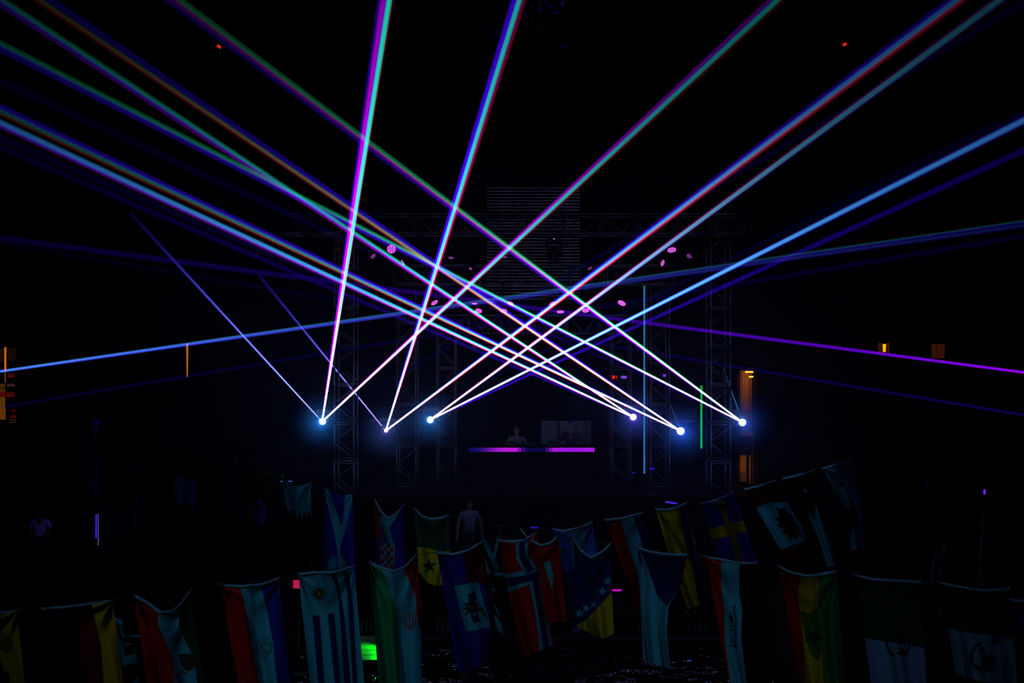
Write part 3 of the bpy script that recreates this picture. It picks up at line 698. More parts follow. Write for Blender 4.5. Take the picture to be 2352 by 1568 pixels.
p = P(1311, 0, 22.8); person('DJ in dark clothes and a cap before the pale board', (p.x, 22.8, ZD), -0.15, sh_dark, ((.34,-.02,1.17,.28,-.30,1.12),(.33,-.05,1.17,.2,-.34,1.12)), mat('violet cap', (0.05, 0.02, 0.25), 0.8), 1.04, -.04)
p = P(92, 0, 22.6); person('person in a violet-lit shirt standing by the light tube', (p.x, 22.6, 0), 0.25, mat('pale lilac shirt', (0.35, 0.3, 0.8), 0.9, noise=0.2), ((.30,-.05,1.15,.14,-.27,1.02),(.30,-.02,1.15,.10,-.27,.98)))
lamp('light_tube_glow', 'POINT', P(196, 1205, 21.6), (0.18, 0.03, 1.0), 2.2, 0.1)
rz_ = thing('dance_riser', 'low black riser behind the green flag with a star', 'riser', (P(1060, 0, 20.3).x, 20.3, 0))
MB().cbox((0, 0, 0.36), (2.4, 1.2, 0.72), 0.03).build('box', M_black, rz_)
p = P(1078, 0, 20.3); person('person in a pale top standing on the riser behind the flags', (p.x, 20.3, 0.72), 0.3, mat('pale top', (0.05, 0.08, 0.17), 0.9, noise=0.2), ((.3,.0,1.14,.33,-.05,.9),(.3,.0,1.14,.33,-.05,.9)))
p = P(1618, 0, 17.6); person('person in a grey top between the yellow and the cross flag', (p.x, 18.9, 0), -0.2, sh_grey, ((.3,.0,1.14,.33,-.05,.9),(.3,.0,1.14,.33,-.05,.9)))
p = P(2170, 0, 19.0); person('person in a dark blue top standing near the thin pole', (p.x, 19.0, 0), 0.1, mat('dark blue top', (0.02, 0.025, 0.09), 0.9, noise=0.2), ((.3,.0,1.14,.33,-.05,.9),(.3,.0,1.14,.33,-.05,.9)))
# ------------------------------------------------------------------ flags on cables
m_flag = bpy.data.materials.new('printed flag cloth'); m_flag.use_nodes = True
nt = m_flag.node_tree; b = nt.nodes['Principled BSDF']
b.inputs['Roughness'].default_value = 0.85; b.inputs['Specular IOR Level'].default_value = 0.15
at = nt.nodes.new('ShaderNodeAttribute'); at.attribute_name = 'print'
nt.links.new(at.outputs['Color'], b.inputs['Base Color'])
tc = nt.nodes.new('ShaderNodeTexCoord'); wv_ = nt.nodes.new('ShaderNodeTexNoise'); wv_.inputs['Scale'].default_value = 220
bp = nt.nodes.new('ShaderNodeBump'); bp.inputs['Strength'].default_value = 0.25; bp.inputs['Distance'].default_value = 0.004
nt.links.new(tc.outputs['Object'], wv_.inputs['Vector']); nt.links.new(wv_.outputs['Fac'], bp.inputs['Height']); nt.links.new(bp.outputs[0], b.inputs['Normal'])
M_tape = mat('teal-lit header tape', (0.16, 0.42, 0.54), 0.8, noise=0.15, scale=30)  # white tape with the teal light put into its colour

WH_LIT = (.075, .52, .70); RE = (.56, .010, .010); DR = (.18, .005, .006); BL = (.03, .022, .42); NV = (.014, .014, .14); YE = (.66, .42, .01)  # the white cloth carries the teal light in its colour
GR = (.02, .38, .13); DG = (.006, .06, .015); BK = (.006, .006, .008); LB = (.07, .13, .62); WH_DIM = (.05, .34, .48); PB = (.04, .08, .30); OL = (.20, .20, .01)  # the teal is white cloth darkened where less light reaches it
ZCAB = 3.3
def cab_depth(v): return min(17.0, (CAMZ - ZCAB)*FPX/max(1, v - H/2))

def inpoly(px, py, poly):
    n = len(poly); ins = np.zeros(px.shape, bool); j = n - 1
    for i in range(n):
        xi, yi = poly[i]; xj, yj = poly[j]
        if yi != yj:
            c = ((yi > py) != (yj > py)) & (px < (xj-xi)*(py-yi)/(yj-yi) + xi)
            ins ^= c
        j = i
    return ins
def ell(cx, cy, rx, ry, n=28, a0=0, a1=360):
    return [(cx + rx*math.cos(math.radians(a0+(a1-a0)*i/n)), cy + ry*math.sin(math.radians(a0+(a1-a0)*i/n))) for i in range(n + (a1-a0 != 360))]
def ringarc(cx, cy, rx, ry, w, a0, a1, n=20):
    return ell(cx, cy, rx, ry, n, a0, a1) + ell(cx, cy, rx-w, ry-w, n, a0, a1)[::-1]
def star(cx, cy, r, rot=-90, k=5, inner=.4, sx=1.0):
    return [(cx + sx*(r if i % 2 == 0 else r*inner)*math.cos(math.radians(rot+180*i/k)), cy + (r if i % 2 == 0 else r*inner)*math.sin(math.radians(rot+180*i/k))) for i in range(2*k)]
def along(poly, t):
    """points on a polyline at fractions t of its length (smoothed)"""
    p = np.array(poly, float); d = np.r_[0, np.cumsum(np.hypot(*np.diff(p, axis=0).T))]; d /= d[-1]
    x = np.interp(t, d, p[:, 0]); y = np.interp(t, d, p[:, 1])
    if len(poly) > 2:
        k = max(3, len(t)//10) | 1; ker = np.hanning(k+2)[1:-1]; ker /= ker.sum()
        def sm(q):
            e = np.r_[2*q[0]-q[1:k//2+1][::-1], q, 2*q[-1]-q[-k//2:-1][::-1]] if k > 2 else q
            return np.convolve(e, ker, 'valid')[:len(q)]
        x2, y2 = sm(x), sm(y); w = np.clip(np.minimum(t, 1-t)*8, 0, 1); x = x*(1-w)+x2*w; y = y*(1-w)+y2*w
    return x, y

flag_no = 0
def flag(label, top, bottom, base, paint=(), left=None, right=None, depth=None, tape=True, fold=0.10, group='flags hung along the near cable', nu=None, pouch=0.0):
    global flag_no; flag_no += 1
    rs = np.random.RandomState(flag_no)
    left = left or [top[0], bottom[0]]; right = right or [top[-1], bottom[-1]]
    wpx = abs(top[-1][0]-top[0][0]) + 8; hpx = max(abs(bottom[0][1]-top[0][1]), abs(bottom[-1][1]-top[-1][1]))
    nu = nu or int(min(90, max(30, wpx/1.5))); nv = int(min(190, max(50, hpx/1.7)))
    s = np.linspace(0, 1, nu+1); t = np.linspace(0, 1, nv+1)
    tx, ty = along(top, s); bx_, by_ = along(bottom, s); lx, ly = along(left, t); rx, ry = along(right, t)
    S, T = np.meshgrid(s, t)
    def coons(tp, bt, lf, rt):
        return ((1-T)*tp[None] + T*bt[None] + (1-S)*lf[:, None] + S*rt[:, None]
                - ((1-S)*(1-T)*tp[0] + S*(1-T)*tp[-1] + (1-S)*T*bt[0] + S*T*bt[-1]))
    U, V_ = coons(tx, bx_, lx, rx), coons(ty, by_, ly, ry)
    if depth is None: yl, yr = cab_depth(top[0][1]), cab_depth(top[-1][1])
    else: yl, yr = depth
    Y = yl*(1-S) + yr*S
    # folds: long vertical flutes, creases fanning out of the two tied corners and a sagging pouch under the header
    ph = rs.uniform(0, 6.28, 4); n1 = rs.uniform(1.3, 2.2)
    F = fold*(0.25+0.75*T)*np.sin(2*math.pi*(n1*S + 0.25*T*rs.choice([-1, 1])) + ph[0]) + 0.4*fold*np.sin(2*math.pi*(3.3*S - 0.5*T) + ph[1])*T
    al = np.arctan2(T*1.6, S + 1e-3); ar = np.arctan2(T*1.6, 1 - S + 1e-3)
    F += 0.9*fold*np.sin(9*al + ph[2])*np.exp(-3.2*np.hypot(S, T*1.2)) + 0.9*fold*np.sin(9*ar + ph[3])*np.exp(-3.2*np.hypot(1-S, T*1.2))
    sag = max(0.0, (ty[len(ty)//2] - (top[0][1]+top[-1][1])/2)/max(20, wpx))
    F += -(0.10 + pouch)*min(1, sag*3)*np.exp(-((T-0.18)/0.16)**2)*np.sin(math.pi*S)**2
    # the cloth between the two tied corners bows forward and leans down to a V-shaped crease
    sc_, vd, cc_ = rs.uniform(.38, .62), rs.uniform(.20, .33), rs.uniform(.35, .6)
    hm = hpx/FPX*yl; tri = np.where(S < sc_, S/sc_, (1-S)/(1-sc_))
    q_v = vd*np.clip(tri, 0, 1)**.8 - T
    F += -cc_*hm*(np.sqrt(q_v**2 + .012**2) + q_v)/2*(1.15 if tape else 0.8)
    Y = Y + F
    X = (U - W/2)/FPX*Y; Z = CAMZ - (V_ - H/2)/FPX*Y
    org = P(top[0][0], top[0][1], yl)
    co = np.stack([X-org.x, Y-org.y, Z-org.z], -1).reshape(-1, 3)
    col = np.zeros((U.size, 4)); col[:, 3] = 1; acc = np.zeros((U.size, 3))
    for (du, dv) in ((-.35, -.35), (.35, -.3), (-.3, .35), (.35, .35)):
        c = np.tile(np.array(base, float), (U.size, 1)); qx, qy = U.ravel()+du, V_.ravel()+dv
        for poly, cc in paint:
            k = inpoly(qx, qy, poly); c[k] = cc
        acc += c/4
    col[:, :3] = acc
    i, j = np.meshgrid(np.arange(nu), np.arange(nv)); a = (j*(nu+1)+i).ravel()
    faces = np.stack([a, a+nu+1, a+nu+2, a+1], -1)
    me = bpy.data.meshes.new('cloth'); me.from_pydata(co.tolist(), [], faces.tolist())
    ca = me.color_attributes.new('print', 'FLOAT_COLOR', 'POINT'); ca.data.foreach_set('color', col.ravel().astype(np.float32))
    me.polygons.foreach_set('use_smooth', [True]*len(me.polygons)); me.materials.append(m_flag); me.update()
    root = thing('flag', label, 'flag', org, group)
    cl = link('cloth', me, root)
    # header sleeve along the top edge, and an eyelet at each tied corner
    n = len(s); k = 3.6
    y0 = Y[0]; hv = []; hf = []
    m0 = np.array([P(tx[i_], ty[i_]-1.2, y0[i_]-0.02) - org for i_ in range(n)]); m1 = np.array([P(tx[i_], ty[i_]+k, y0[i_]-0.02) - org for i_ in range(n)])
    hv = np.concatenate([m0, m1, m1 + [0, .035, 0], m0 + [0, .035, 0]]).tolist()
    for i_ in range(n-1):
        for r_ in range(4): a_, b2 = r_*n+i_, ((r_+1) % 4)*n+i_; hf.append((a_, b2, b2+1, a_+1))
    if tape: MB().add(hv, hf).build('header_tape', M_tape, cl, True)
    for (uu, vv_, yy) in ((tx[0], ty[0], y0[0]), (tx[-1], ty[-1], y0[-1])):
        c = P(uu, vv_, yy-0.03) - org
        MB().tube(c, c + Vector((0, 0.05, 0)), 0.016, n=8).build('eyelet', M_steel, cl)
    ends.append((root, P(top[0][0], top[0][1], yl), P(top[-1][0], top[-1][1], yr)))
    return root
ends = []
def cable(pts, label):
    o = pts[0]; t = thing('flag_cable', label, 'cable', o, 'cables carrying the flags')
    MB().path([p_ - o for p_ in pts], 0.006, 5).build('wire', M_rope, t)

NEAR = 'flags hung along the near cable'; MID = 'flags hung along the second cable'; LEFT = 'flags hung along the left cable'; RIGHT = 'dark flags hung at the far right'
flag('yellow flag cut off by the left edge', [(-80,1413),(0,1407),(38,1402)], [(-45,1640),(65,1640)], YE,
     [([(0,1450),(22,1458),(32,1486),(14,1502),(0,1490)], OL), ([(-30,1405),(5,1410),(10,1440),(-30,1460)], OL), ([(0,1560),(14,1540),(22,1550),(26,1640),(0,1640)], BK)])
flag('black, red and gold striped flag near the left corner', [(92,1398),(160,1392),(258,1379)], [(130,1640),(292,1640)], BK,
     [([(158,1402),(212,1398),(222,1440),(232,1500),(244,1640),(180,1640),(166,1470)], DR), ([(212,1399),(212,1370),(264,1370),(298,1640),(244,1640),(232,1480),(220,1430)], YE)], right=[(258,1379),(267,1440),(292,1640)])
flag('white banner with black shapes behind the gold striped flag', [(255,1416),(300,1428),(345,1432)], [(265,1640),(345,1640)], WH_LIT,
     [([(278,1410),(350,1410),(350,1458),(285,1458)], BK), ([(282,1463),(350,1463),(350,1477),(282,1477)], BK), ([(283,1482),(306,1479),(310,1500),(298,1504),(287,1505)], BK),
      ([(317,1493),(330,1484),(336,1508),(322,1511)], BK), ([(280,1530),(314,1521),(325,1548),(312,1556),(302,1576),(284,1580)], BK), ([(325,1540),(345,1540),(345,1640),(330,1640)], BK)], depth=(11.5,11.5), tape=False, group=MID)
flag('red, white and dark green flag with an eagle, sagging, third from the left corner', [(308,1368),(338,1384),(366,1406),(392,1404),(414,1386),(437,1354)], [(346,1640),(480,1640)], DG,
     [([(300,1350),(366,1398),(364,1432),(385,1480),(398,1520),(405,1640),(330,1640)], RE),
      ([(366,1400),(416,1388),(410,1432),(425,1470),(440,1500),(450,1540),(460,1640),(405,1640),(398,1515),(380,1470),(363,1434)], WH_LIT),
      ([(409,1504),(424,1500),(440,1502),(448,1524),(444,1537),(430,1542),(416,1530)], (.05,.05,.04)), ([(418,1536),(430,1544),(425,1550),(415,1545)], (.3,.12,.03))],
     right=[(437,1354),(448,1430),(480,1640)], pouch=.05)
flag('red, white and blue striped flag with a round seal, left of the sun flag', [(505,1343),(555,1346),(600,1341),(640,1328)], [(560,1640),(676,1640)], RE,
     [([(550,1340),(597,1336),(605,1370),(615,1410),(626,1470),(637,1568),(646,1640),(605,1640),(595,1568),(580,1490),(568,1410)], WH_LIT),
      ([(597,1336),(648,1320),(682,1640),(646,1640),(637,1568),(626,1470),(613,1400)], BL),
      (ell(607,1486,18,24), (.05,.09,.14)), (ell(607,1486,16.2,22), WH_LIT), (ringarc(607,1486,14,19,2.2,0,359), (.08,.16,.22)), (ringarc(607,1486,9,12,3.5,40,320), (.03,.07,.10)), (star(607,1486,3.5), (.3,.3,.05))])
sun = [(733+ (28 if k % 2 == 0 else 9)*math.cos(math.radians(11.25*k)), 1362 + (29 if k % 2 == 0 else 10)*math.sin(math.radians(11.25*k))) for k in range(32)]
flag('white and blue striped flag with a golden sun', [(685,1318),(720,1314),(765,1315),(812,1300)], [(720,1640),(843,1640)], WH_LIT,
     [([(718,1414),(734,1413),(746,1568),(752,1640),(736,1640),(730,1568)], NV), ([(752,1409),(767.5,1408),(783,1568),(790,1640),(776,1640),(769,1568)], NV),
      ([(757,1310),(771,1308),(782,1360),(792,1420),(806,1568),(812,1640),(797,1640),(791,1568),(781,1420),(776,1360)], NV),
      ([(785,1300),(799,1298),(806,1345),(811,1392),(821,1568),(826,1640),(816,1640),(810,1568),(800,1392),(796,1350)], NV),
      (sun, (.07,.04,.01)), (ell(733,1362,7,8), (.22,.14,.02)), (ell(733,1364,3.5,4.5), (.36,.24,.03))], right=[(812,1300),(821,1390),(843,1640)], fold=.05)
flag('green, white and red flag with a red emblem, right of the sun flag', [(848,1292),(875,1302),(905,1312),(930,1300),(955,1275)], [(876,1640),(972,1640)], WH_LIT,
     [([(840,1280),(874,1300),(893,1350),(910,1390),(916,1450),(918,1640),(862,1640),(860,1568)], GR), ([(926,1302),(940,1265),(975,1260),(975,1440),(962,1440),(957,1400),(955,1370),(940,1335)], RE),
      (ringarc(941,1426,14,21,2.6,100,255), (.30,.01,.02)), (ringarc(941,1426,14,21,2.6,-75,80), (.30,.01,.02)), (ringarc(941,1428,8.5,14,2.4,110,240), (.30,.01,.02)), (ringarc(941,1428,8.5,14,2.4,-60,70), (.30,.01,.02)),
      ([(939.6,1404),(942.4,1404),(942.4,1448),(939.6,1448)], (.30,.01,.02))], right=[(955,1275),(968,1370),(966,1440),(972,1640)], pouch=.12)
palm = star(1084,1395,26,-70,9,.45)
flag('blue and dark red flag with arms on a white square', [(1003,1268),(1040,1272),(1072,1265),(1105,1246)], [(1052,1545),(1116,1524)], BL,
     [([(1064,1262),(1110,1240),(1125,1340),(1110,1342),(1075,1345)], DR), ([(1043,1346),(1098,1335),(1128,1440),(1070,1450)], WH_LIT), (palm, (.02,.03,.05)), ([(1074,1366),(1090,1356),(1096,1376),(1082,1384)], NV),
      ([(1080,1415),(1095,1410),(1104,1425),(1090,1432)], NV), ([(1066,1389),(1110,1394),(1122,1428),(1104,1404),(1072,1395)], (.05,.12,.02))], right=[(1105,1246),(1114,1330),(1128,1440),(1116,1524)], left=[(1003,1268),(1028,1400),(1052,1545)])
flag('red flag with a white edged blue cross', [(1143,1241),(1175,1243),(1205,1240),(1232,1222)], [(1202,1512),(1240,1494),(1272,1482)], RE,
     [([(1184,1230),(1213,1228),(1212,1272),(1234,1308),(1205,1318),(1186,1280)], WH_LIT), ([(1156,1319),(1206,1311),(1232,1304),(1253,1294),(1260,1328),(1240,1340),(1220,1340),(1160,1362)], WH_LIT),
      ([(1216,1340),(1240,1335),(1250,1390),(1270,1490),(1241,1498),(1228,1400)], WH_LIT), ([(1191,1230),(1206,1229),(1205,1272),(1228,1308),(1212,1318),(1193,1280)], NV),
      ([(1150,1329),(1208,1320),(1258,1303),(1260,1320),(1235,1330),(1160,1350)], NV), ([(1222,1325),(1236,1325),(1246,1390),(1263,1495),(1249,1497),(1234,1400)], NV)],
     left=[(1143,1241),(1165,1350),(1202,1512)], right=[(1232,1222),(1248,1290),(1258,1400),(1272,1482)])
flag('dark blue flag with white stars and a yellow wedge, deeply sagging', [(1318,1238),(1334,1264),(1358,1280),(1384,1266),(1402,1249)], [(1322,1438),(1352,1452),(1385,1466),(1410,1455)], NV,
     [([(1318,1440),(1348,1423),(1402,1363),(1414,1363),(1414,1480),(1318,1480)], YE), ([(1345,1424),(1360,1420),(1385,1470),(1350,1470)], OL)] + [(star(x_, y_, r_, -80), WH_LIT) for x_, y_, r_ in ((1331,1408,12),(1346,1396,10),(1363,1388,10),(1383,1357,11),(1396,1334,11))], pouch=.08)
flag('white and blue flag with a triangle, narrowing, right of the starred one', [(1465,1258),(1490,1266),(1530,1272),(1578,1274)], [(1478,1520),(1510,1527),(1540,1537)], WH_LIT,
     [([(1460,1255),(1468,1258),(1490,1310),(1510,1368),(1532,1392),(1562,1345),(1590,1290),(1590,1250)], NV), ([(1550,1370),(1574,1285),(1590,1270),(1590,1370)], DR)],  # darker red: shadow on this band is put into the print
     right=[(1578,1274),(1566,1340),(1536,1388),(1531,1450),(1540,1537)], fold=.10)
script = [([(1683,1392),(1691,1387),(1688,1398),(1690,1412),(1694,1425),(1692,1436),(1689,1436),(1688,1420),(1685,1405)], 0), ([(1675,1412),(1681,1408),(1684,1420),(1683,1432),(1677,1424)], 0), ([(1676,1436),(1693,1436),(1693,1440),(1676,1440)], 0),
          ([(1674,1446),(1692,1442),(1692,1446),(1677,1450)], 0), ([(1688,1450),(1692,1446),(1692,1462),(1688,1462)], 0), ([(1676,1466),(1691,1464),(1691,1467),(1676,1469)], 0), ([(1676,1472),(1691,1471),(1691,1475),(1676,1475)], 0), ([(1675,1481),(1692,1478),(1692,1489),(1688,1489),(1688,1484),(1675,1485)], 0)]
flag('red, white and black flag with dark script running down it', [(1618,1278),(1655,1284),(1700,1292),(1740,1293)], [(1690,1640),(1775,1640)], BK,
     [([(1600,1265),(1657,1280),(1660,1380),(1664,1440),(1690,1640),(1640,1640)], RE), ([(1657,1275),(1699,1280),(1697,1360),(1705,1400),(1702,1470),(1715,1568),(1722,1640),(1688,1640),(1678,1568),(1665,1470),(1664,1400),(1657,1340)], WH_LIT)] + [(s_, (.02,.05,.05)) for s_, _ in script])
flag('red, yellow and green flag with a dark star', [(1790,1300),(1820,1315),(1855,1322),(1890,1318),(1922,1312)], [(1846,1640),(1944,1640)], (.40,.01,.01),
     [([(1840,1310),(1883,1308),(1880,1380),(1885,1410),(1892,1568),(1896,1640),(1850,1640),(1848,1500),(1838,1400),(1833,1375)], YE), ([(1883,1308),(1930,1300),(1950,1640),(1896,1640),(1892,1500),(1880,1400)], (.02,.20,.05)),
      ([(1838,1402),(1856,1408),(1875,1400),(1886,1420),(1890,1480),(1880,1520),(1860,1500),(1848,1460)], (.06,.16,.01)), (star(1868,1463,24,-60), (.005,.03,.01))])
flag('dark green over white flag with a star and crescent', [(1967,1321),(2010,1330),(2060,1333),(2118,1336)], [(2010,1640),(2130,1640)], DG,
     [([(1985,1465),(2130,1488),(2145,1640),(1995,1640)], (.20,.34,.62)), (ringarc(2063,1460,32,52,6,15,70), (.03,.02,.03)), (ringarc(2063,1460,32,52,6,110,165), (.03,.02,.03)), (star(2070,1497,15,90), (.03,.02,.03))])
flag('dark green over white flag with a dark emblem in the right corner', [(2160,1338),(2210,1348),(2260,1356),(2322,1353)], [(2196,1548),(2262,1566),(2336,1572)], DG,
     [([(2170,1441),(2220,1452),(2335,1465),(2345,1600),(2190,1600)], (.24,.46,.68)), (ell(2270,1522,17,20), (.02,.03,.04)), (ringarc(2262,1508,34,36,7,120,260), (.03,.05,.06)), (ell(2256,1494,9,10), (.04,.05,.07)), ([(2240,1525),(2262,1535),(2264,1552),(2248,1540)], (.03,.05,.06))])
flag('small dim navy flag at the right edge', [(2326,1379),(2420,1384)], [(2330,1448),(2420,1455)], NV, tape=True)
# second cable
flag('blue flag with a white diagonal cross', [(743,1119),(762,1130),(782,1137),(809,1134)], [(741,1335),(818,1340)], BL,
     [([(742,1110),(757,1130),(783,1205),(786,1218),(779,1282),(768,1225),(750,1150)], WH_LIT), ([(795,1120),(814,1120),(806,1160),(794,1215),(783,1252),(780,1220),(788,1190)], WH_LIT),
      ([(738,1314),(764,1275),(773,1282),(768,1345),(738,1345)], WH_DIM), ([(779,1268),(797,1295),(810,1345),(785,1345),(774,1290)], WH_DIM)], group=MID, tape=False, fold=.035)
chk = []
for i_ in range(4):
    for j_ in range(6):
        x_, y_ = 874 + i_*7.2 + (j_*0.3), 1245 + j_*9.5 + i_*1.0
        chk.append(([(x_, y_), (x_+7.2, y_+1), (x_+7.2, y_+10.5), (x_, y_+9.5)], WH_LIT if (i_+j_) % 2 else RE))
flag('red, white and blue flag with a checked shield, gathered in a deep sag', [(860,1147),(874,1172),(890,1190),(906,1180),(926,1160)], [(868,1340),(934,1340)], BL,
     [([(850,1140),(880,1178),(871,1200),(880,1240),(880,1260),(860,1250)], RE), ([(862,1232),(880,1240),(876,1256),(864,1250)], BL), ([(880,1170),(897,1190),(926,1155),(906,1198),(894,1210),(900,1235),(907,1255),(906,1290),(893,1250),(880,1215),(870,1198)], WH_LIT)] + chk, group=MID)
flag('dark green and yellow flag with a black star', [(950,1166),(968,1184),(990,1192),(1014,1188),(1031,1183)], [(962,1312),(982,1338),(1002,1346),(1018,1343)], (.008,.07,.04),
     [([(950,1255),(985,1258),(1010,1268),(1040,1262),(1040,1360),(950,1360)], (.75,.62,.01)), (star(986,1300,19,-95), (.01,.05,.03)), ([(950,1170),(962,1200),(985,1255),(966,1256),(956,1215)], (.012,.12,.07)), ([(1028,1180),(1036,1180),(1034,1262),(1008,1266),(1020,1225)], (.012,.12,.07))],
     right=[(1031,1183),(1034,1290),(1018,1343)], group=MID)
flag('navy flag crossed by white diagonals, pressed between its neighbours', [(1088,1194),(1106,1236),(1128,1246),(1144,1228),(1152,1208)], [(1122,1462),(1182,1466)], (.008,.008,.04),
     [([(1086,1188),(1097,1198),(1145,1300),(1140,1314),(1115,1260)], WH_DIM), ([(1145,1206),(1156,1200),(1150,1235),(1138,1282),(1133,1276)], WH_DIM), ([(1136,1314),(1170,1315),(1170,1323),(1136,1321)], WH_LIT), ([(1132,1350),(1168,1352),(1168,1358),(1132,1357)], WH_LIT),
      ([(1130,1382),(1174,1440),(1172,1446),(1145,1412)], WH_LIT), ([(1134,1410),(1180,1462),(1160,1465),(1140,1440)], WH_LIT), ([(1110,1275),(1116,1286),(1127,1316),(1119,1317)], (.5,.4,.5)), ([(1119,1320),(1128,1320),(1136,1400),(1128,1390)], DR)], group=MID, tape=False)
flag('red flag with a white patch half hidden by the cross flag', [(1195,1214),(1216,1238),(1242,1252),(1264,1246),(1282,1230)], [(1220,1425),(1302,1428)], (.45,.01,.01),
     [([(1248,1292),(1262,1287),(1271,1318),(1269,1354),(1258,1322)], WH_LIT)], group=MID)
flag('light blue and white flag behind the starred flag', [(1270,1215),(1296,1219),(1330,1212),(1360,1199)], [(1317,1452),(1350,1445),(1390,1435)], LB,
     [([(1310,1215),(1341,1208),(1346,1250),(1338,1285),(1326,1290),(1315,1260)], WH_DIM), ([(1309,1235),(1317,1232),(1320,1300),(1316,1300)], WH_DIM)], left=[(1270,1215),(1288,1320),(1317,1452)], right=[(1360,1199),(1376,1278),(1390,1435)], group=MID)
flag('dark red, white and blue tricolour slanting behind the triangle flag', [(1390,1193),(1430,1190),(1455,1183),(1477,1178)], [(1476,1432),(1538,1424)], (.42,.008,.010),
     [([(1424,1180),(1452,1176),(1475,1250),(1490,1330),(1502,1440),(1484,1440),(1465,1320),(1442,1250)], WH_DIM), ([(1452,1175),(1485,1168),(1522,1300),(1545,1440),(1502,1440),(1490,1330),(1475,1250)], NV)], group=MID)
flag('yellow, blue and red flag hanging above the triangle flag', [(1506,1169),(1530,1170),(1556,1165),(1583,1152)], [(1580,1398),(1620,1385)], (.62,.42,.01),
     [([(1558,1150),(1578,1145),(1592,1240),(1615,1290),(1626,1400),(1606,1400),(1595,1320),(1570,1230)], NV), ([(1576,1145),(1590,1140),(1602,1200),(1622,1285),(1614,1287),(1592,1235)], DR), ([(1512,1172),(1530,1195),(1585,1270),(1592,1300),(1560,1260)], (.25,.18,.01))],  # dark yellow wedge: shade of a fold painted into the print
     left=[(1506,1169),(1538,1280),(1580,1398)], group=MID)
flag('blue flag with a yellow cross', [(1612,1156),(1640,1150),(1665,1141),(1685,1129)], [(1650,1292),(1740,1294)], BL,
     [([(1643,1140),(1660,1136),(1668,1172),(1672,1190),(1690,1235),(1712,1300),(1692,1300),(1675,1225),(1658,1180)], YE), ([(1625,1216),(1707,1195),(1714,1220),(1630,1241)], YE), ([(1640,1158),(1668,1156),(1664,1172),(1646,1170)], (.1,.08,.02))], group=MID, left=[(1612,1156),(1632,1230),(1650,1292)])
mleaf = [(1783,1164),(1790,1168),(1802,1166),(1808,1176),(1818,1180),(1824,1192),(1830,1206),(1838,1222),(1830,1240),(1820,1234),(1816,1242),(1808,1226),(1797,1224),(1800,1214),(1783,1206),(1790,1200),(1779,1190),(1790,1187),(1788,1178)]
flag('dark red and white flag with a leaf, tilted, right of the yellow cross flag', [(1710,1123),(1745,1115),(1780,1104)], [(1822,1326),(1890,1308)], (.10,.004,.005),
     [([(1737,1167),(1760,1156),(1808,1151),(1858,1239),(1825,1250),(1793,1263)], WH_LIT), (mleaf, (.015,.006,.008))], group=MID, left=[(1710,1123),(1793,1262),(1822,1326)], right=[(1780,1104),(1858,1240),(1890,1308)])
flag('black flag with a white star and a jagged white strip', [(1800,1098),(1830,1092),(1872,1079)], [(1878,1312),(1930,1296)], BK,
     [(star(1850,1126,7), WH_LIT), ([(1853,1168),(1872,1196),(1874,1158),(1886,1195),(1905,1240),(1920,1288),(1919,1302),(1900,1300),(1880,1235),(1862,1200)], WH_DIM)], group=MID, depth=(16.4, 16.4))
flag('pale flag with a dark star above a black stripe, last of the second cable', [(1889,1076),(1915,1068),(1956,1059)], [(1950,1262),(1992,1262)], PB,
     [([(1885,1070),(1925,1055),(1950,1110),(1967,1160),(1943,1172)], WH_DIM), (star(1933,1113,10), (.01,.02,.05)), ([(1935,1172),(1967,1160),(1976,1206),(1950,1214)], BK), ([(1955,1205),(1985,1270),(1948,1266)], WH_DIM), ([(1940,1180),(1958,1212),(1950,1264),(1930,1260)], BK)],
     left=[(1889,1076),(1943,1172),(1950,1262)], group=MID, depth=(16.7, 17.0))
# left cable
A = dict(group=LEFT, depth=(17.0, 17.0), tape=False, fold=.035)
flag('blue flag with a small yellow mark, first on the left cable', [(190,948),(214,961),(240,967)], [(201,1130),(224,1136),(243,1142)], (.03,.03,.36), [([(236,960),(224,988),(215,1030),(213,1085),(220,1090),(224,1030),(232,1000)], BK), (ell(202,980,4,9), (.12,.14,.01))], **A)
flag('black flag with a thin green strip on the left cable', [(248,970),(266,980),(284,985)], [(252,1150),(286,1156)], BK, [([(254,1037),(262,1037),(268,1100),(258,1100)], (.04,.09,.01))], **A)
flag('black flag with three pale patches on the left cable', [(290,988),(308,998),(328,1002)], [(284,1240),(338,1248)], BK,
     [([(308,1071),(329,1072),(329,1079),(308,1078)], PB), ([(313,1141),(322,1140),(323,1158),(336,1160),(336,1167),(314,1167)], PB), ([(284,1175),(312,1178),(312,1216),(284,1218)], (.03,.06,.22))], **A)
flag('plain black flag with a thin blue edge on the left cable', [(336,1002),(358,1010),(380,1014)], [(342,1200),(388,1210)], BK, [([(381,1066),(387,1066),(390,1160),(385,1160)], PB)], **A)
flag('black flag with one large pale square on the left cable', [(399,1020),(426,1033),(458,1040)], [(402,1208),(460,1218)], BK, [([(397,1088),(408,1088),(414,1155),(400,1153)], WH_DIM), ([(409,1090),(451,1103),(449,1170),(415,1155)], PB)], **A)
scr = []
random.seed(5)
for k_ in range(11):
    yy_ = 1108 + k_*8.5; xx_ = 496 - k_*1.6
    scr.append(([(xx_-8+random.uniform(0,8), yy_), (xx_+8, yy_+random.uniform(-2,3)), (xx_+7, yy_+3.0), (xx_-7, yy_+random.uniform(2,5))], (.03,.05,.14)))
flag('dark green flag with faint script on the left cable', [(478,1045),(508,1060),(538,1063)], [(470,1240),(532,1250)], (.004,.015,.015), scr, **A)
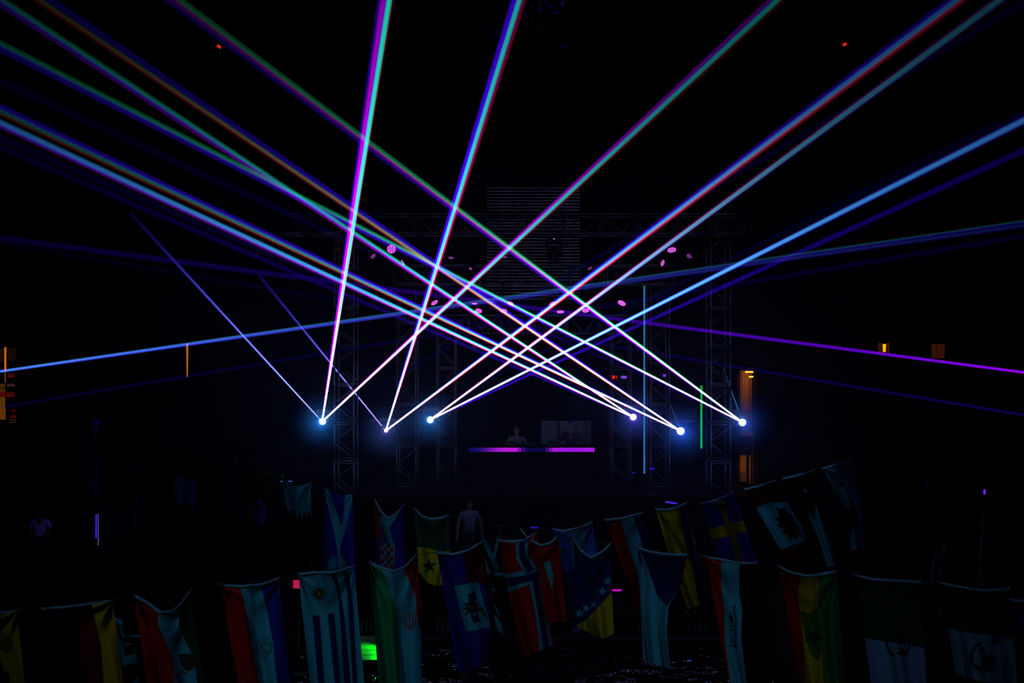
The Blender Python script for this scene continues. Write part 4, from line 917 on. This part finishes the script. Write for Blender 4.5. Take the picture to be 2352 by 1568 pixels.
flag('dark red flag with a pale disc, crescent and star', [(558,1068),(590,1079),(622,1086)], [(562,1260),(628,1268)], (.05,.004,.005),
     [(ell(595,1176,17,31), (.03,.05,.26)), (ell(594,1181,13,23), BK), (ell(595,1187,12,23), (.03,.04,.24)), (star(595,1182,7,-90), BK)], **A)
zz = [(640,1080),(720,1080),(718,1150),(714,1190),(709,1172),(704,1188),(699,1172),(693,1192),(688,1170),(683,1188),(677,1168),(673,1180),(668,1168),(662,1175),(655,1150),(648,1120)]
flag('white and maroon flag with a toothed edge, last on the left cable', [(648,1092),(666,1108),(682,1116),(698,1111),(714,1109)], [(664,1300),(718,1306)], (.05,.002,.01), [(zz, WH_DIM)], group=LEFT, depth=(16.6, 16.2), tape=False, pouch=.1)
# far right: lack of light painted as black cloth
B = dict(group=RIGHT, depth=(17.2, 17.2), tape=False, fold=.035)
flag('unlit flag with faint blue diagonals at the far right', [(2050,1027),(2078,1020),(2106,1009)], [(2066,1190),(2150,1160)], BK, [([(2006,1038),(2012,1036),(2036,1075),(2030,1078)], PB), ([(2060,1060),(2066,1058),(2090,1130),(2084,1132)], (.01,.015,.10)), ([(2070,1090),(2110,1080),(2112,1086),(2072,1096)], (.01,.015,.10))], **B)
flag('unlit flag with a pale cross at the far right', [(2108,1008),(2150,992),(2186,985)], [(2128,1190),(2232,1166)], BK,
     [([(2108,1072),(2118,1070),(2124,1092),(2140,1090),(2144,1110),(2136,1116),(2145,1135),(2135,1136),(2128,1118),(2112,1118),(2108,1098),(2118,1095)], PB), ([(2195,1048),(2208,1048),(2210,1064),(2196,1066)], (.012,.015,.10)), ([(2222,1052),(2234,1054),(2236,1066),(2224,1064)], (.012,.015,.10))], **B)
flag('last unlit flag, high at the far right', [(2206,976),(2230,966),(2256,958)], [(2292,1136),(2326,1124)], BK, [([(2218,990),(2226,988),(2290,1120),(2282,1124)], (.01,.012,.08))], **B)

# cables run from corner to corner of each row
rows = {}
for r_, a_, b2 in ends: rows.setdefault(r_['group'], []).append((a_, b2))
for g_, lab in ((NEAR, 'dark cable carrying the near flags'), (MID, 'dark cable carrying the second row of flags'), (LEFT, 'dark cable sloping down with the left flags'), (RIGHT, 'dark cable rising with the far right flags')):
    prs = sorted(rows[g_], key=lambda q_: q_[0].x)
    if g_ == MID: prs = [q_ for q_ in prs if q_[0].x > -4.5]
    pts = []
    for a_, b2 in prs: pts += [a_, b2]
    pts = sorted(pts, key=lambda p_: p_.x)
    if g_ == LEFT: pts = [Vector((-XW + 0.02, 17.0, P(120, 925, 17).z + (P(120, 0, 17).x + XW)*0.3))] + [P(122, 925, 17)] + pts + [P(743, 1119, 17)]
    if g_ == RIGHT: pts = [P(1956, 1059, 17)] + pts + [Vector((XW - 0.02, 17.2, pts[-1].z + 2.0))]
    if g_ == NEAR: pts = [Vector((-XW + 0.02, 9.0, 4.0))] + pts + [Vector((XW - 0.02, 9.6, 4.0))]
    cable(pts, lab)

# ------------------------------------------------------------------ thin stage haze
m_h = bpy.data.materials.new('stage haze'); m_h.use_nodes = True; nt = m_h.node_tree; nt.nodes.clear()
out = nt.nodes.new('ShaderNodeOutputMaterial'); vol = nt.nodes.new('ShaderNodeVolumeScatter')
vol.inputs['Color'].default_value = (0.35, 0.5, 1.0, 1); vol.inputs['Density'].default_value = 0.008; vol.inputs['Anisotropy'].default_value = 0.2
nt.links.new(vol.outputs[0], out.inputs['Volume'])
hz = MB().box((0.5, 22.4, 6.0), (24.0, 8.4, 11.6)).build('stage_haze', m_h)
tag(hz, 'thin haze hanging over the stage', 'haze', kind='stuff')

def puff(p_, label_, power_):
    """haze ball added around each projector to shape its glow"""
    m = bpy.data.materials.new('added haze ball'); m.use_nodes = True; nt = m.node_tree; nt.nodes.clear()
    out = nt.nodes.new('ShaderNodeOutputMaterial'); vol = nt.nodes.new('ShaderNodeVolumeScatter'); vol.inputs['Color'].default_value = (0.2, 0.65, 1.0, 1)
    tc = nt.nodes.new('ShaderNodeTexCoord'); mp = nt.nodes.new('ShaderNodeMapping'); gr = nt.nodes.new('ShaderNodeTexGradient'); gr.gradient_type = 'SPHERICAL'
    mp.inputs['Scale'].default_value = (1/1.0,)*3
    pw = nt.nodes.new('ShaderNodeMath'); pw.operation = 'POWER'; pw.inputs[1].default_value = 2.0
    mu = nt.nodes.new('ShaderNodeMath'); mu.operation = 'MULTIPLY'; mu.inputs[1].default_value = 0.5
    L = nt.links.new
    L(tc.outputs['Object'], mp.inputs[0]); L(mp.outputs[0], gr.inputs[0]); L(gr.outputs['Fac'], pw.inputs[0]); L(pw.outputs[0], mu.inputs[0]); L(mu.outputs[0], vol.inputs['Density']); L(vol.outputs[0], out.inputs['Volume'])
    o_ = MB().ball((0, 0, 0), 1.0, 20, 14).build('haze', m); o_.location = (p_.x, p_.y - 0.12, p_.z)  # ball of haze added to keep the halo tight
    tag(o_, 'added haze ball glowing around the ' + label_, 'haze', 'added haze balls around the projectors', kind='stuff')
for q_ in puffs: puff(*q_)
